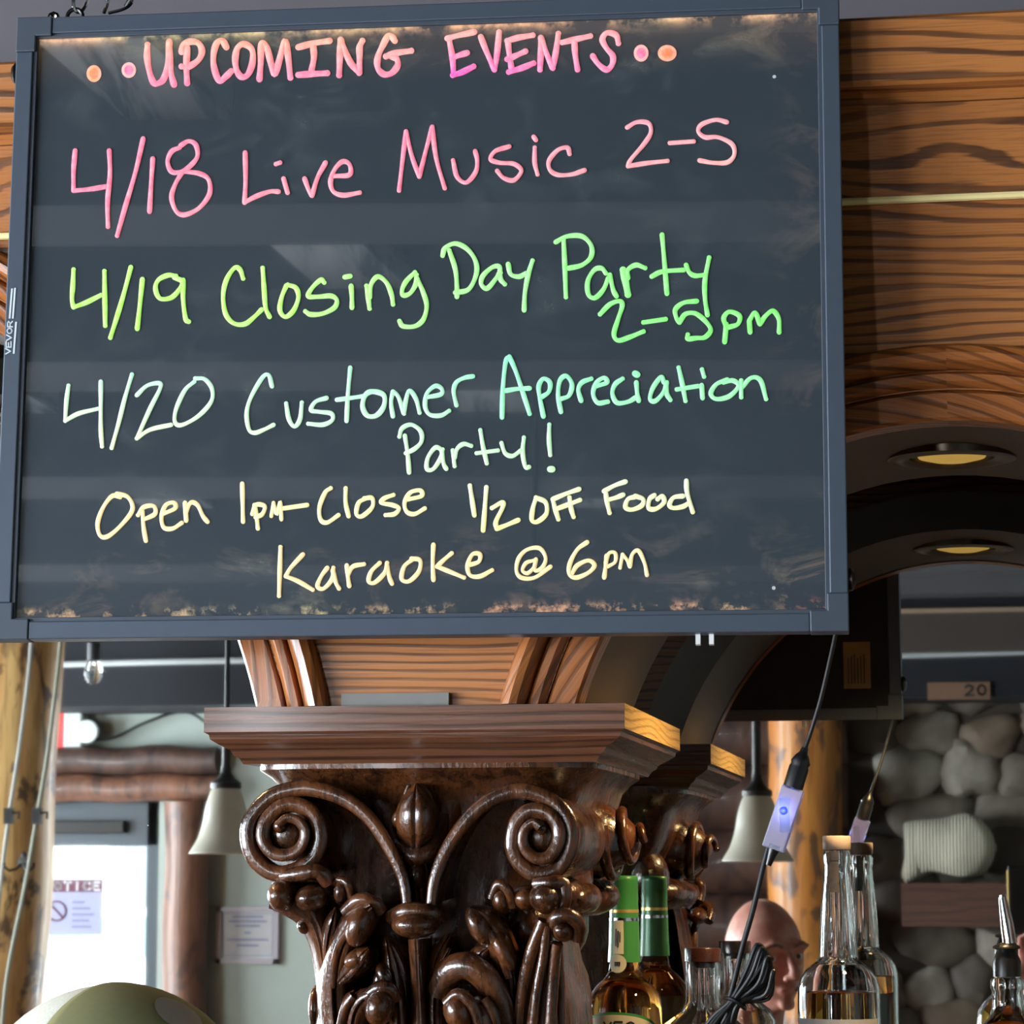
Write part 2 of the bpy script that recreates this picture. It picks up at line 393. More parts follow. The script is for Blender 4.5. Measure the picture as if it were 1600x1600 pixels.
# left wall with a wide and an added window, right wall, back wall with door and added window
def wall_x(name, x0, x1, y0, y1, holes, mat):                 # holes (ya, yb, za, zb)
    mb = MB(); ys = y0
    for ya, yb, za, zb in holes:
        mb.solid(x0, x1, ys, ya, 0, CZ); mb.solid(x0, x1, ya, yb, 0, za); mb.solid(x0, x1, ya, yb, zb, CZ); ys = yb
    mb.solid(x0, x1, ys, y1, 0, CZ); return tag(mb.build(name, mat, None, False), kind='structure')
def wall_y(name, y0, y1, x0, x1, holes, mat):
    mb = MB(); xs = x0
    for xa, xb, za, zb in holes:
        mb.solid(xs, xa, y0, y1, 0, CZ)
        if za > 0: mb.solid(xa, xb, y0, y1, 0, za)
        mb.solid(xa, xb, y0, y1, zb, CZ); xs = xb
    mb.solid(xs, x1, y0, y1, 0, CZ); return tag(mb.build(name, mat, None, False), kind='structure')
wall_x('wall_left', RX0-.15, RX0, RY0, RYB, [(-3.6, -1.6, .95, 2.55), (-.95, 1.75, .95, 2.55)], M['plaster'])
wall_x('wall_right', RX1, RX1+.15, RY0, RYB, [], M['plaster'])
LW = 2*MY-RY0                                                   # folded path to the back wall
d0 = refl(225, 1320, LW); dl = d0.x                              # right edge of the door glass
DX0, DX1, DZ = dl-1.02, dl+.06, refl(150, 1252, LW).z
wall_y('wall_back', RY0-.15, RY0, RX0, RX1, [(DX0, DX1, 0, DZ), (-2.6, -1.65, 1.0, 2.55)], M['plaster'])
def window(name, w0, w1, z0, z1, pos, axis):
    r = empty(name, (0, 0, 0), kind='structure'); f = MB()
    def b(a0, a1, c0, c1):
        if axis == 'x': f.solid(pos-.06, pos+.02, a0, a1, c0, c1)
        else: f.solid(a0, a1, pos-.06, pos+.02, c0, c1)
    b(w0, w0+.07, z0, z1); b(w1-.07, w1, z0, z1); b(w0, w1, z0, z0+.07); b(w0, w1, z1-.07, z1)
    m = (w0+w1)/2; b(m-.025, m+.025, z0, z1)
    f.build('window_frame', M['log_brown'], r, False)
    p = MB()
    if axis == 'x': p.solid(pos-.03, pos-.025, w0, w1, z0, z1)
    else: p.solid(w0, w1, pos-.03, pos-.025, z0, z1)
    p.build('pane', M['pane'], r, False)
window('window_1', -.95, 1.75, .95, 2.55, RX0-.06, 'x')
window('added_window_2', -3.6, -1.6, .95, 2.55, RX0-.06, 'x')  # unseen rear-left window, added to light the back wall
window('added_window_3', -2.6, -1.65, 1.0, 2.55, RY0-.06, 'y')  # unseen window, added to light the bar front and throw the board's shadow

# the glazed entrance door
door = empty('door_1', (0, 0, 0), kind='structure')
gz1 = refl(150, 1322, LW).z; yd = RY0-.07
n = NT('dark green black door paint'); n.set(Base_Color=srgb(34, 44, 52), Roughness=.4); M['doorp'] = n.mat
mb = MB(); mb.solid(DX0, DX0+.10, yd-.04, yd+.04, 0, DZ); mb.solid(dl, DX1, yd-.04, yd+.04, 0, DZ); mb.solid(DX0, DX1, yd-.04, yd+.04, gz1, DZ); mb.solid(DX0, DX1, yd-.04, yd+.04, 0, .30)
mb.build('door_leaf', M['doorp'], door, False, bevel=.004)
mb = MB(); mb.solid(DX0+.1, dl, yd-.004, yd+.004, .30, gz1); mb.build('pane', M['pane'], door, False)
mb = MB(); mb.solid(DX0+.25, dl-.08, yd+.04, yd+.085, gz1+.05, gz1+.10); mb.build('door_closer', M['iron'], door, False, bevel=.005)
mb = MB(); mb.tube([(DX0+.13, yd+.07, .9), (DX0+.13, yd+.09, 1.0), (DX0+.13, yd+.07, 1.15)], .012); mb.build('door_handle', M['chrome'], door)
# NOTICE sign stuck to the glass, its face to the street: seen from inside it reads reversed
s0, s1 = refl(72, 1373, LW-.0), refl(152, 1462, LW)
sx1 = s1.x; sx0 = sx1-.25; sz1, sz0 = s0.z, s1.z
n = NT('backlit white notice paper'); n.set(Base_Color=(.30, .30, .42, 1), Roughness=.8, Transmission_Weight=.0); tl = n.n('ShaderNodeBsdfTranslucent'); tl.inputs[0].default_value = (.5, .48, .8, 1)
ms = n.n('ShaderNodeMixShader'); ms.inputs[0].default_value = .10; n.l(n.b.outputs[0], ms.inputs[1]); n.l(tl.outputs[0], ms.inputs[2]); n.l(ms.outputs[0], n.out.inputs[0]); M['notice'] = n.mat
M['maroon'] = plain('maroon print', (84, 20, 46), .7); M['white_print'] = plain('white print', (190, 186, 190), .7); M['grey_print'] = plain('grey blue print', (110, 110, 140), .7)
ns = empty('notice_sign', (sx0, yd+.006, sz0), 'white notice sign with maroon header stuck on the entrance door glass', 'sign')
def local(mbx, name, mat, parent, org, smooth=False):
    return mbx.build(name, mat, parent, smooth, org=None)
sh = sz1-sz0; sw = sx1-sx0
mb = MB(); mb.solid(0, sw, 0, .002, 0, sh); mb.build('sheet', M['notice'], ns, False)
mb = MB(); mb.solid(.004, sw-.004, .002, .003, sh-.052, sh-.004); mb.build('header', M['maroon'], ns, False)
def strokes_flat(mb, strokes, x, z, sx, sz, w, y, n=4):        # letters from stroke lists in a unit box, in the XZ plane
    for st in strokes:
        P = [(x+sx*a, z+sz*b) for a, b in st]
        for (a, b), (c, d) in zip(P[:-1], P[1:]):
            dx, dz = c-a, d-b; L = math.hypot(dx, dz) or 1; ex, ez = dx/L*w*.45, dz/L*w*.45; nx, nz = -dz/L*w/2, dx/L*w/2
            a2, b2, c2, d2 = a-ex, b-ez, c+ex, d+ez
            mb.add([(a2+nx, y, b2+nz), (a2-nx, y, b2-nz), (c2-nx, y, d2-nz), (c2+nx, y, d2+nz)], [(0, 1, 2, 3)])
O_ = [[(.5, 1), (.15, .85), (0, .5), (.15, .15), (.5, 0), (.85, .15), (1, .5), (.85, .85), (.5, 1)]]
GL = {'N': [[(0, 0), (0, 1), (1, 0), (1, 1)]], 'O': O_, 'T': [[(0, 1), (1, 1)], [(.5, 1), (.5, 0)]], 'I': [[(.5, 0), (.5, 1)]],
      'C': [[(1, .85), (.6, 1), (.2, .9), (0, .5), (.2, .1), (.6, 0), (1, .15)]], 'E': [[(1, 1), (0, 1), (0, 0), (1, 0)], [(0, .52), (.8, .52)]],
      'V': [[(0, 1), (.5, 0), (1, 1)]], 'R': [[(0, 0), (0, 1), (.7, 1), (1, .8), (.7, .5), (0, .5)], [(.5, .5), (1, 0)]], 'Y': [[(0, 1), (.5, .5), (1, 1)], [(.5, .5), (.5, 0)]],
      'S': [[(1, .85), (.6, 1), (.1, .85), (.1, .6), (.9, .4), (.9, .12), (.5, 0), (0, .15)]], 'M': [[(0, 0), (0, 1), (.5, .3), (1, 1), (1, 0)]], 'A': [[(0, 0), (.5, 1), (1, 0)], [(.2, .4), (.8, .4)]],
      '2': [[(0, .8), (.4, 1), (.9, .8), (.8, .5), (0, 0), (1, 0)]], '0': O_}
mb = MB()
for k, ch in enumerate('NOTICE'):
    strokes_flat(mb, GL[ch], .012+k*.0395, sh-.044, .026, .030, .0085, .0045)
mb.build('lettering', M['white_print'], ns, False, fix=False)
mb = MB()
mb.tube([(.06+.038*math.cos(a), .003, .095+.038*math.sin(a)) for a in np.linspace(0, 2*PI, 25)], .004, 6)
mb.tube([(.035, .003, .12), (.085, .003, .07)], .004, 6)
mb.build('symbol', M['maroon'], ns)
mb = MB()
for k in range(5): mb.solid(.125, .125+(.05, .075, .09, .07, .08)[k], .002, .003, .125-k*.024, .134-k*.024)
mb.build('small_print', M['grey_print'], ns, False)

# dark header along the back wall, conduit, door logs
hz0, hz1 = refl(200, 1103, LW-.5).z, refl(200, 985, LW-.5).z
mb = MB(); mb.solid(RX0, RX1, RY0, RY0+.5, hz0, CZ-.02); tag(mb.build('trim_40', M['navy'], None, False), kind='structure')
mb = MB(); zc = refl(200, 1037, LW-.55).z
mb.tube([(x, RY0+.515+.004*math.sin(x*3), zc+.01*math.sin(x*1.7)) for x in np.linspace(RX0, RX1, 40)], .012, 8)
tag(mb.build('conduit_pipe', plain('grey conduit', (176, 180, 180), .4)), 'thin pale grey conduit running along the dark header above the door', 'pipe')
def log_h(x0, x1, y, z, r, name, mat, label, tilt=0):
    mb = MB(); N = 24; pts = [(x0+(x1-x0)*k/N, y, z+tilt*k/N+.006*math.sin(k*1.3)) for k in range(N+1)]
    mb.tube(pts, [r*(1+.03*math.sin(k*.9+x0)) for k in range(N+1)], 18); return tag(mb.build(name, mat), label, 'log')
def log_v(x, y, z0, z1, r0, r1, name, mat, label, dx=0, cat='post'):
    mb = MB(); N = 24; pts = [(x+dx*k/N+.004*math.sin(k*.8+x), y, z0+(z1-z0)*k/N) for k in range(N+1)]
    mb.tube(pts, [(r0+(r1-r0)*k/N)*(1+.018*math.sin(k*1.1+x*2)) for k in range(N+1)], 20)
    return tag(mb.build(name, mat, org=(x, y, z0)), label, cat)
L2 = LW-.16
a, b = refl(110, 1165, L2), refl(330, 1252, L2); zt = a.z; zb_ = b.z; rr = (zt-zb_)/4
log_h(DX0-.3, refl(330, 1200, L2).x, RY0+rr*1.2, zb_+rr*3, rr, 'lintel_log', M['log_wall'], 'upper dark log of the pair over the entrance door')
log_h(DX0-.3, refl(335, 1200, L2).x, RY0+rr*1.2, zb_+rr, rr, 'lintel_log', M['log_brown'], 'lower reddish log of the pair over the entrance door')
pl, pr = refl(248, 1400, L2).x, refl(315, 1400, L2).x
log_v((pl+pr)/2, RY0+.085, 0, zb_, (pr-pl)/2*1.02, (pr-pl)/2, 'door_post', M['log_brown'], 'brown log post at the right side of the glass entrance door')
# framed notice on the plaster wall
a, b = refl(340, 1416, LW), refl(436, 1506, LW)
fr = empty('framed_certificate', ((a.x+b.x)/2, RY0, b.z), 'pale framed certificate hanging on the grey green wall beside the door', 'picture frame')
w2, hh = (b.x-a.x)/2, a.z-b.z
M['pale_frame'] = plain('pale mauve frame', (150, 140, 146), .5)
mb = MB()
for x0, x1, z0, z1 in ((-w2, w2, 0, .02), (-w2, w2, hh-.02, hh), (-w2, -w2+.02, 0, hh), (w2-.02, w2, 0, hh)): mb.solid(x0, x1, 0, .02, z0, z1)
mb.build('frame', M['pale_frame'], fr, False)
mb = MB(); mb.solid(-w2+.015, w2-.015, 0, .008, .015, hh-.015); mb.build('paper', plain('aged mauve paper', (168, 166, 166), .8), fr, False)
mb = MB()
for k, (ww, zz) in enumerate(((.5, .80), (.62, .72), (.4, .64), (.1, .52), (.66, .40), (.35, .30))): mb.solid(-w2*ww, w2*ww, .008, .0095, hh*zz, hh*zz+.008)
for x0, x1, z0, z1 in ((-.8, .8, .14, .15), (-.8, .8, .87, .88), (-.8, -.785, .14, .88), (.785, .8, .14, .88)): mb.solid(w2*x0, w2*x1, .008, .0095, hh*z0, hh*z1)
mb.build('print', M['grey_print'], fr, False)
# exit sign with emergency lamp heads
a = refl(97, 1170, LW-.1); q = refl(135, 1143, LW-.1); t = refl(110, 1108, LW-.1)
ex = empty('emergency_light', (a.x, RY0, a.z), 'white emergency light with red exit face beside the log post', 'emergency light')
mb = MB(); mb.solid(0, .075, 0, .09, 0, t.z-a.z); mb.build('housing', plain('aged white housing', (176, 182, 176), .5), ex, False, bevel=.008)
mb = MB(); mb.solid(-.03, 0, .01, .085, .0, t.z-a.z); mb.build('exit_face', emit('red exit glow', (220, 24, 24), .35), ex, False)
rotx = Matrix.Rotation(-PI/2, 3, 'X')
mb = MB(); mb.lathe([(.0, 0), (.03, 0), (.045, .03), (.045, .05), (.0, .055)], (q.x-a.x, .05, q.z-a.z), 20, rot=rotx, caps=False); mb.solid(.06, q.x-a.x, .05, .075, q.z-a.z-.012, q.z-a.z+.012); mb.build('lamp_head', plain('cloudy lens', (190, 196, 194), .2), ex)
mb = MB(); P = [refl(*p, LW-.06) for p in ((140, 1158), (180, 1152), (230, 1128), (290, 1112), (340, 1140), (420, 1170))]
mb.tube([Vector(p) for p in smooth_path(P)], .007, 6); tag(mb.build('lamp_cord', M['black']), 'black cord looping from the emergency light across the plaster', 'cord')

# peeled log post with coat hook and two hanging cords
LP = 9.2
pa, pb = refl(95, 1000, LP), refl(62, 1560, LP)
R0 = .20
post = log_v(pb.x-R0-.035, pa.y, 0, CZ, R0, R0+.012, 'log_post', M['log'], 'pale peeled log post standing in front of the entrance door', dx=.085)
ck = refl(36, 1352, LP-.22)
hk = empty('coat_hook', ck, 'dark double coat hook screwed on the pale log post', 'hook')
mb = MB(); mb.lathe([(.018, 0), (.018, .008), (.0, .009)], (0, 0, .01), 16, rot=rotx, caps=False); mb.blob((0, -.004, .028), (.012, .006, .018)); mb.build('plate', M['iron'], hk)
for sg in (-1, 1):
    mb = MB(); mb.tube([(0, .0, .01), (sg*.015, .02, -.012), (sg*.035, .035, -.018), (sg*.05, .04, -.006), (sg*.052, .04, .008)], [.005, .005, .005, .005, .006], 8); mb.build('prong', M['iron'], hk)
for k, (lab, P, cl_) in enumerate((('grey cord down the left of the pale log post', ((50, 985), (45, 1050), (30, 1170), (14, 1275), (0, 1390), (-16, 1560), (-24, 1640)), (14, 1275)),
                                   ('greenish cord down the right edge of the pale log post', ((96, 985), (90, 1050), (74, 1180), (58, 1275), (40, 1380), (12, 1520), (0, 1640)), (58, 1275)))):
    r = empty('hanging_cable', refl(*P[0], LP-.27*k-.215*(1-k)), lab, 'cable'); o = r.location
    mb = MB(); mb.tube([Vector(p)-o for p in smooth_path([refl(*p, LP-.27*k-.215*(1-k)) for p in P])], .0075, 8); mb.build('cord', plain('grey green cord', (112, 110, 92) if k else (140, 138, 130), .5), r)
    c = refl(*cl_, LP-.27*k-.222*(1-k))-o; mb = MB(); mb.solid(c.x-.014, c.x+.014, c.y-.014, c.y+.014, c.z-.026, c.z+.026); mb.tube([(c.x+.014, c.y, c.z+.01), (c.x+.035, c.y, c.z+.012), (c.x+.034, c.y, c.z-.01)], .005, 6); mb.build('clip', plain('matt black clip', (10, 10, 10), .8), r)

# stone chimney wall, mantel, log post, log wall on the right of the room
sx = refl(1312, 1300, LW-.0).x
mb = MB(); mb.solid(sx, RX1*.28, RY0, RY0+.10, 0, CZ, 0); M_st = [M['mortar'], M['stone']]
mb.c = [(0.2, .2, .2, 1)]*8
cells = []
for row in range(-1, 15):
    z = .55+row*.155; x = sx-.02+random.uniform(-.1, .05)
    while x < RX1*.28:
        w = random.uniform(.15, .32); cells.append((x+w/2, z+random.uniform(-.025, .025), w/2, random.uniform(.075, .105))); x += w*.96
for (x, z, w, h_) in cells:
    if x-w < sx-.02: continue
    c = random.choice([(158, 148, 132), (134, 122, 106), (172, 162, 146), (116, 106, 94), (132, 112, 92), (100, 90, 80), (184, 176, 160)])
    n0 = len(mb.v); mb.blob((x, RY0+.10, z), (w*1.02, random.uniform(.035, .07), h_*1.05), Matrix.Rotation(random.uniform(-.3, .3), 3, 'Y'), 16, 1)
    mb.c += [srgb(*c)]*(len(mb.v)-n0)
    ph1, ph2 = random.uniform(0, 6), random.uniform(0, 6)
    for j in range(n0, len(mb.v)):
        v = Vector(mb.v[j]); dv = v-Vector((x, RY0+.1, z)); an = math.atan2(dv.z, dv.x)
        mb.v[j] = tuple(Vector((x, RY0+.1, z))+dv*(1+.10*math.sin(3*an+ph1)+.06*math.sin(5*an+ph2)+.10*abs(math.sin(2*an)))*1.0+Vector((0, .012*math.sin(dv.x*40+ph1)*math.sin(dv.z*45+ph2), 0)))
tag(mb.build('wall_stone', M_st, None), kind='structure')
mb = MB()
for k in range(12):
    z = 0.1+k*.24; mb.tube([(x, RY0+.06, z) for x in np.linspace(refl(330, 1300, LW).x+.62, sx+.04, 12)], .13, 14, caps=True)
tag(mb.build('wall_logs', M['log_wall']), kind='structure')
pl, pr = refl(1198, 1300, LW-.4), refl(1318, 1300, LW-.4)
log_v((pl.x+pr.x)/2, RY0+.36, 0, CZ, (pr.x-pl.x)/2, (pr.x-pl.x)/2*.96, 'log_post', M['log_orange'], 'orange peeled log post beside the stone chimney')
Lm = LW-.42
a, b = refl(1408, 1380, Lm), refl(1640, 1448, Lm)
mb = MB(); mb.box(a.x, b.x+.7, RY0+.05, RY0+.44, b.z, a.z, gr='x'); mant = tag(mb.build('mantel_shelf', wood('dark mantel wood', (104, 70, 54), (80, 50, 40), (46, 30, 26), 30, .5, .5, .1, .4), None, False, bevel=.012), 'thick dark brown wooden mantel shelf on the stone chimney', 'shelf')
# knitted beanie lying on its side on the mantel
c0, c1 = refl(1415, 1275, Lm+.12), refl(1558, 1376, Lm+.12)
bw, bh = c1.x-c0.x, c0.z-c1.z
hb = empty('knit_beanie', ((c0.x+c1.x)/2, RY0+.27, a.z), 'cream ribbed knit beanie lying on the mantel shelf', 'hat')
mb = MB(); prof = []; N = 26; n2 = 40; vs = []
for k in range(N):
    t = k/(N-1); x = -bw/2+bw*t
    r = (1-max(0, (t-.55)/.45)**2.6)**.5 if t < .999 else .02
    r *= .80+.2*min(1, t*3)
    for j in range(n2):
        w = 2*PI*j/n2
        zz = math.sin(w)*r*bh/2; zz = max(zz, -bh*.40)
        if t < .3: zz -= (0.3-t)*bh*.35*(1 if math.sin(w) < 0 else .4)
        yy = math.cos(w)*r*bh*.46
        vs.append((x+.015*math.sin(w*2)*(1-t), yy*(1+.04*math.sin(t*14)), bh*.50+zz+.01*math.sin(t*9+w)))
mn = min(p[2] for p in vs); vs = [(p[0], p[1], p[2]-mn) for p in vs]
mb.add(vs, [(i_*n2+j, i_*n2+(j+1) % n2, (i_+1)*n2+(j+1) % n2, (i_+1)*n2+j) for i_ in range(N-1) for j in range(n2)]+[tuple((N-1)*n2+j for j in range(n2))])
o = mb.build('knit_cap', M['knit'], hb); sd = o.modifiers.new('solid', 'SOLIDIFY'); sd.thickness = .008
mb = MB(); vs = []
for k in range(6):
    t = k/5; x = -bw/2-.004+bw*.16*t
    for j in range(n2):
        w = 2*PI*j/n2; r = .86+.05*math.sin(PI*t); zz = max(math.sin(w)*r*bh/2, -bh*.40)-(0.3-.16*t)*bh*.35*(1 if math.sin(w) < 0 else .4)
        vs.append((x, math.cos(w)*r*bh*.46, bh*.50+zz-mn))
mn2 = min(p[2] for p in vs); vs = [(p[0], p[1], p[2]-min(mn2, 0)) for p in vs]
mb.add(vs, [(i_*n2+j, i_*n2+(j+1) % n2, (i_+1)*n2+(j+1) % n2, (i_+1)*n2+j) for i_ in range(5) for j in range(n2)]); o = mb.build('cuff', M['knit'], hb); sd = o.modifiers.new('solid', 'SOLIDIFY'); sd.thickness = .012

mb = MB(); mb.solid(-.75, RX1, RY0+.5, RY0+.54, refl(1500, 1019, LW-.54).z, refl(1500, 957, LW-.54).z); tag(mb.build('trim_41', plain('brown grey board', (62, 52, 46), .7), None, False), kind='structure')
mb = MB(); mb.solid(-.75, RX1, RY0+.5, RY0+.55, refl(1500, 957, LW-.55).z, refl(1500, 950, LW-.55).z); tag(mb.build('trim_42', plain('tan strip', (150, 128, 106), .7), None, False), kind='structure')
# boards over the stone wall with a small number plate
zA = refl(1500, 955, LW-.55).z; zB = refl(1500, 1110, LW-.55).z
p0, p1 = refl(1448, 1064, LW-.6), refl(1547, 1090, LW-.6)
pt = empty('number_plate', (p0.x, RY0+.502, p1.z), 'brown plate numbered twenty fixed on the dark header over the chimney', 'plate')
mb = MB(); mb.solid(0, p1.x-p0.x, 0, .012, 0, p0.z-p1.z); mb.build('board', plain('brown board', (118, 88, 66), .7), pt, False)
mb = MB(); strokes_flat(mb, GL['2'], .135, .015, .028, .036, .008, .0135); strokes_flat(mb, GL['0'], .178, .015, .028, .036, .008, .0135); mb.build('digits', M['ink_black'], pt, False, fix=False)

# pendant lamps
n = NT('alabaster lamp glass'); co = n.coord(); f = n.noise(co, 14, 3)
n.set(Base_Color=n.mix(f, srgb(150, 144, 126), srgb(188, 182, 166)), Roughness=.35, Emission_Color=srgb(255, 226, 180), Emission_Strength=.03, Subsurface_Weight=.0); M['alabaster'] = n.mat
M['bulb'] = emit('warm bulb', (255, 228, 180), 1.5)
def pendant(pxc, ytop, ybot, L, label):
    a = refl(pxc, ytop, L); b = refl(pxc, ybot, L); h = a.z-b.z; R = h*.55
    r = empty('pendant_lamp', (a.x, a.y, b.z), label, 'lamp', 'bell shade pendant lamps')
    mb = MB(); prof = [(R*1.0, 0), (R*.93, h*.06), (R*.76, h*.22), (R*.63, h*.45), (R*.55, h*.70), (R*.44, h*.90), (R*.34, h*1.0)]
    sp_ = smooth_path(prof, 4); mb.lathe([tuple(p) for p in sp_], (0, 0, 0), 36, caps=False)
    o = mb.build('shade', M['alabaster'], r); sd = o.modifiers.new('solid', 'SOLIDIFY'); sd.thickness = .004; sd.offset = -1
    mb = MB(); mb.lathe([(.0, h*.97), (R*.42, h*.97), (R*.42, h*1.05), (R*.25, h*1.12), (.012, h*1.22), (.012, h*1.3), (0, h*1.3)], (0, 0, 0), 24, caps=False); mb.build('lamp_cap', M['iron'], r)
    mb = MB(); mb.lathe([(.010, h*1.2), (.010, h*2.1), (.006, h*2.12), (.006, CZ-b.z)], (0, 0, 0), 10); mb.build('stem', M['iron'], r)
    mb = MB(); mb.blob((0, 0, h*.5), (.022, .022, .032)); mb.lathe([(.012, h*.5), (.012, h*1.0)], (0, 0, 0), 10); mb.build('bulb', M['bulb'], r)
    l = bpy.data.lights.new('pendant_glow', 'POINT'); l.energy = .22; l.color = (1, .86, .66); l.shadow_soft_size = .03
    lo = bpy.data.objects.new('pendant_glow', l); COL.objects.link(lo); lo.location = (a.x, a.y, b.z+h*.32)
pendant(353, 1229, 1333, 6.3, 'pendant lamp with alabaster bell shade hanging nearest the doorway')
pendant(1183, 1241, 1345, 6.3, 'pendant lamp with alabaster bell shade hanging before the orange log post')
# bare festoon bulb
a = refl(147, 1002, 8.3); b = refl(147, 1070, 8.3)
fb = empty('festoon_bulb', (a.x, a.y, b.z), 'bare clear bulb in a black socket hanging from the ceiling', 'bulb')
hz = a.z-b.z
mb = MB(); mb.lathe([(0, 0), (.018, .006), (.028, .03), (.026, .055), (.016, .075), (.014, hz*.6)], (0, 0, 0), 20, caps=False); mb.build('glass_bulb', M['glass'], fb)
mb = MB(); mb.lathe([(.012, hz*.52), (.02, hz*.56), (.02, hz*.95), (.008, hz*1.0), (.005, CZ-b.z)], (0, 0, 0), 16); mb.build('socket', M['black'], fb)

# outside: pale lot, snow bank, parked car, far building
mb = MB(); mb.solid(-24, 6, -46, RY0-.3, -.12, -.02); tag(mb.build('ground', plain('pale snowy lot', (240, 242, 245), .9)), kind='structure')
cx_ = refl(190, 1418, LW+16)
car = empty('car', (cx_.x, cx_.y, -.02), 'pale parked car seen through the door glass', 'car')
mb = MB(); prof = [(-2.1, .25), (-2.15, .75), (-1.9, .9), (-1.1, .98), (-.6, 1.45), (.7, 1.48), (1.3, 1.05), (2.0, .98), (2.15, .7), (2.1, .25)]
mb.prism(prof, -.85, .85, 'y'); mb.build('body', plain('silver car paint', (236, 240, 242), .4), car, False, bevel=.06)
mb = MB(); mb.prism([(-.98, 1.0), (-.55, 1.40), (.65, 1.42), (1.1, 1.05)], -.87, .87, 'y'); mb.build('side_glass', plain('dark car glass', (120, 160, 168), .2), car, False)
for wx in (-1.35, 1.35):
    for wy in (-.78, .78):
        mb = MB(); mb.lathe([(0, -.1), (.3, -.1), (.33, -.06), (.33, .06), (.3, .1), (0, .1)], (wx, wy, .33), 24, rot=rotx, caps=False); mb.build('wheel', M['black'], car)
bd = refl(150, 1350, LW+26)
hs = empty('building', (bd.x, bd.y-2, -.02), 'pale building across the street seen through the door glass', 'building')
mb = MB(); mb.solid(-6, 5, -2, 2, 0, 4.4); mb.build('wall', plain('pale siding', (215, 214, 212), .8), hs, False)
for k in range(4): mb = MB(); mb.solid(-4.6+k*2.4, -3.4+k*2.4, 1.98, 2.04, 1.4, 3.0); mb.build('window', plain('grey window', (120, 130, 140), .2), hs, False)
mb = MB(); mb.prism([(-2.5, 4.4), (0, 6), (2.5, 4.4)], -6.3, 5.3, 'x'); mb.build('roof', plain('grey roof', (140, 140, 146), .8), hs, False)
# ------------------------------------------------------------------ the back bar
bar = empty('back_bar', (0, 0, 0), 'carved dark oak back bar with arches and scrolled pillar capital', 'bar')
YA = 2.74                                    # face of the arches
AX, AZ, AR, AW = -.044, .0656+H, .3744, .0735
CX = -.5638                                  # middle of the carved pillar
PITCH = 2*(AX-CX)
ab = at(650, 1101, 2.68); ABZ = ab.z         # top of the abacus
LR, LZc = .62, .031+H                        # the arch left of the pillar is wider
LX = CX-(AX-CX)+math.sqrt(AR**2-(ABZ-AZ)**2)-math.sqrt(LR**2-(ABZ-LZc)**2)
arches = [(LX, LZc, LR), (AX, AZ, AR), (AX+PITCH, AZ, AR)]
# cornice
zc0, zc1, zc2 = at(1450, 37, 2.70).z, at(1450, 141, 2.70).z, at(1450, 171, 2.72).z
BX0, BX1 = LX-LR-.25, CX+2*PITCH+.2
BX1 = min(BX1, RX1-.02)
def profile_run(prof, x0, x1, name, mat, parent):             # prof (y, z) swept along x
    m = MB(); n_ = len(prof); vs = []; g = []
    for x in (x0, x1):
        s_ = 0
        for i, (y, z) in enumerate(prof):
            if i: s_ += math.hypot(y-prof[i-1][0], z-prof[i-1][1])
            vs.append((x, y, z)); g.append((x, s_, .3))
    m.add(vs, [(i, i+1, n_+i+1, n_+i) for i in range(n_-1)]+[tuple(range(n_)), tuple(range(2*n_-1, n_-1, -1))], 0, g)
    return m.build(name, mat, parent, True, 30)
profile_run([(2.95, zc0+.006), (2.67, zc0), (2.665, zc0-.004), (2.665, zc1+.002), (2.67, zc1-.002), (2.69, zc1-.004), (2.688, zc2+.004), (2.692, zc2), (2.95, zc2)], BX0, BX1, 'cornice', M['oak'], bar)
# frieze boards with the arched openings
zfs = at(1450, 332, 2.75).z
def frieze(name, ztop, zbot_fn, mat, off, bx0=None, bx1=None):
    bx0 = BX0 if bx0 is None else bx0; bx1 = BX1 if bx1 is None else bx1
    m = MB(); xs = sorted(set(x for x in list(np.linspace(bx0, bx1, 60))+[c+r_*1.06*math.cos(a) for c, z_, r_ in arches for a in np.linspace(0, PI, 41)] if bx0 <= x <= bx1))
    for x0, x1 in zip(xs[:-1], xs[1:]):
        za, zb = zbot_fn(x0), zbot_fn(x1)
        if ztop-za < 1e-4 and ztop-zb < 1e-4: continue
        za, zb = min(za, ztop-1e-4), min(zb, ztop-1e-4)
        for y in (2.698, 2.735):
            q = [(x0, y, za), (x1, y, zb), (x1, y, ztop), (x0, y, ztop)]
            m.add(q, [(0, 1, 2, 3)] if y < 2.71 else [(3, 2, 1, 0)], 0, [(p[0]+off, p[2], .1) for p in q])
        q = [(x0, 2.698, za), (x1, 2.698, zb), (x1, 2.735, zb), (x0, 2.735, za)]; m.add(q, [(3, 2, 1, 0)], 0, [(p[0], p[2], .1) for p in q])
    return m.build(name, mat, bar, False, fix=False)
def zb_arch(x):
    z = ABZ
    for c, z_, r_ in arches:
        d = abs(x-c)
        if d < r_+.03: z = max(z, z_+math.sqrt((r_+.03)**2-d*d))
    return z
frieze('frieze_board', zc2, lambda x: max(zfs, 0), M['oak_cathedral'], 0)
frieze('spandrel_board', zfs, zb_arch, M['oak_fine'], 3.7, LX, BX1); frieze('spandrel_board', zfs, zb_arch, M['oak_fine'], 5.1, BX0, LX)
m = MB(); m.tube([(BX0, 2.692, zfs), (BX1, 2.692, zfs)], .0038, 8); m.build('inlay_strip', plain('pale gold inlay', (250, 226, 160), .4), bar)
m = MB(); m.box(BX0, BX1, 2.735, 2.80, zb_arch(LX), zc0); m.box(BX0, BX1, 2.735, MY+.03, zc0-.06, zc0-.02); m.build('back_board', M['carved_back'], bar, False)
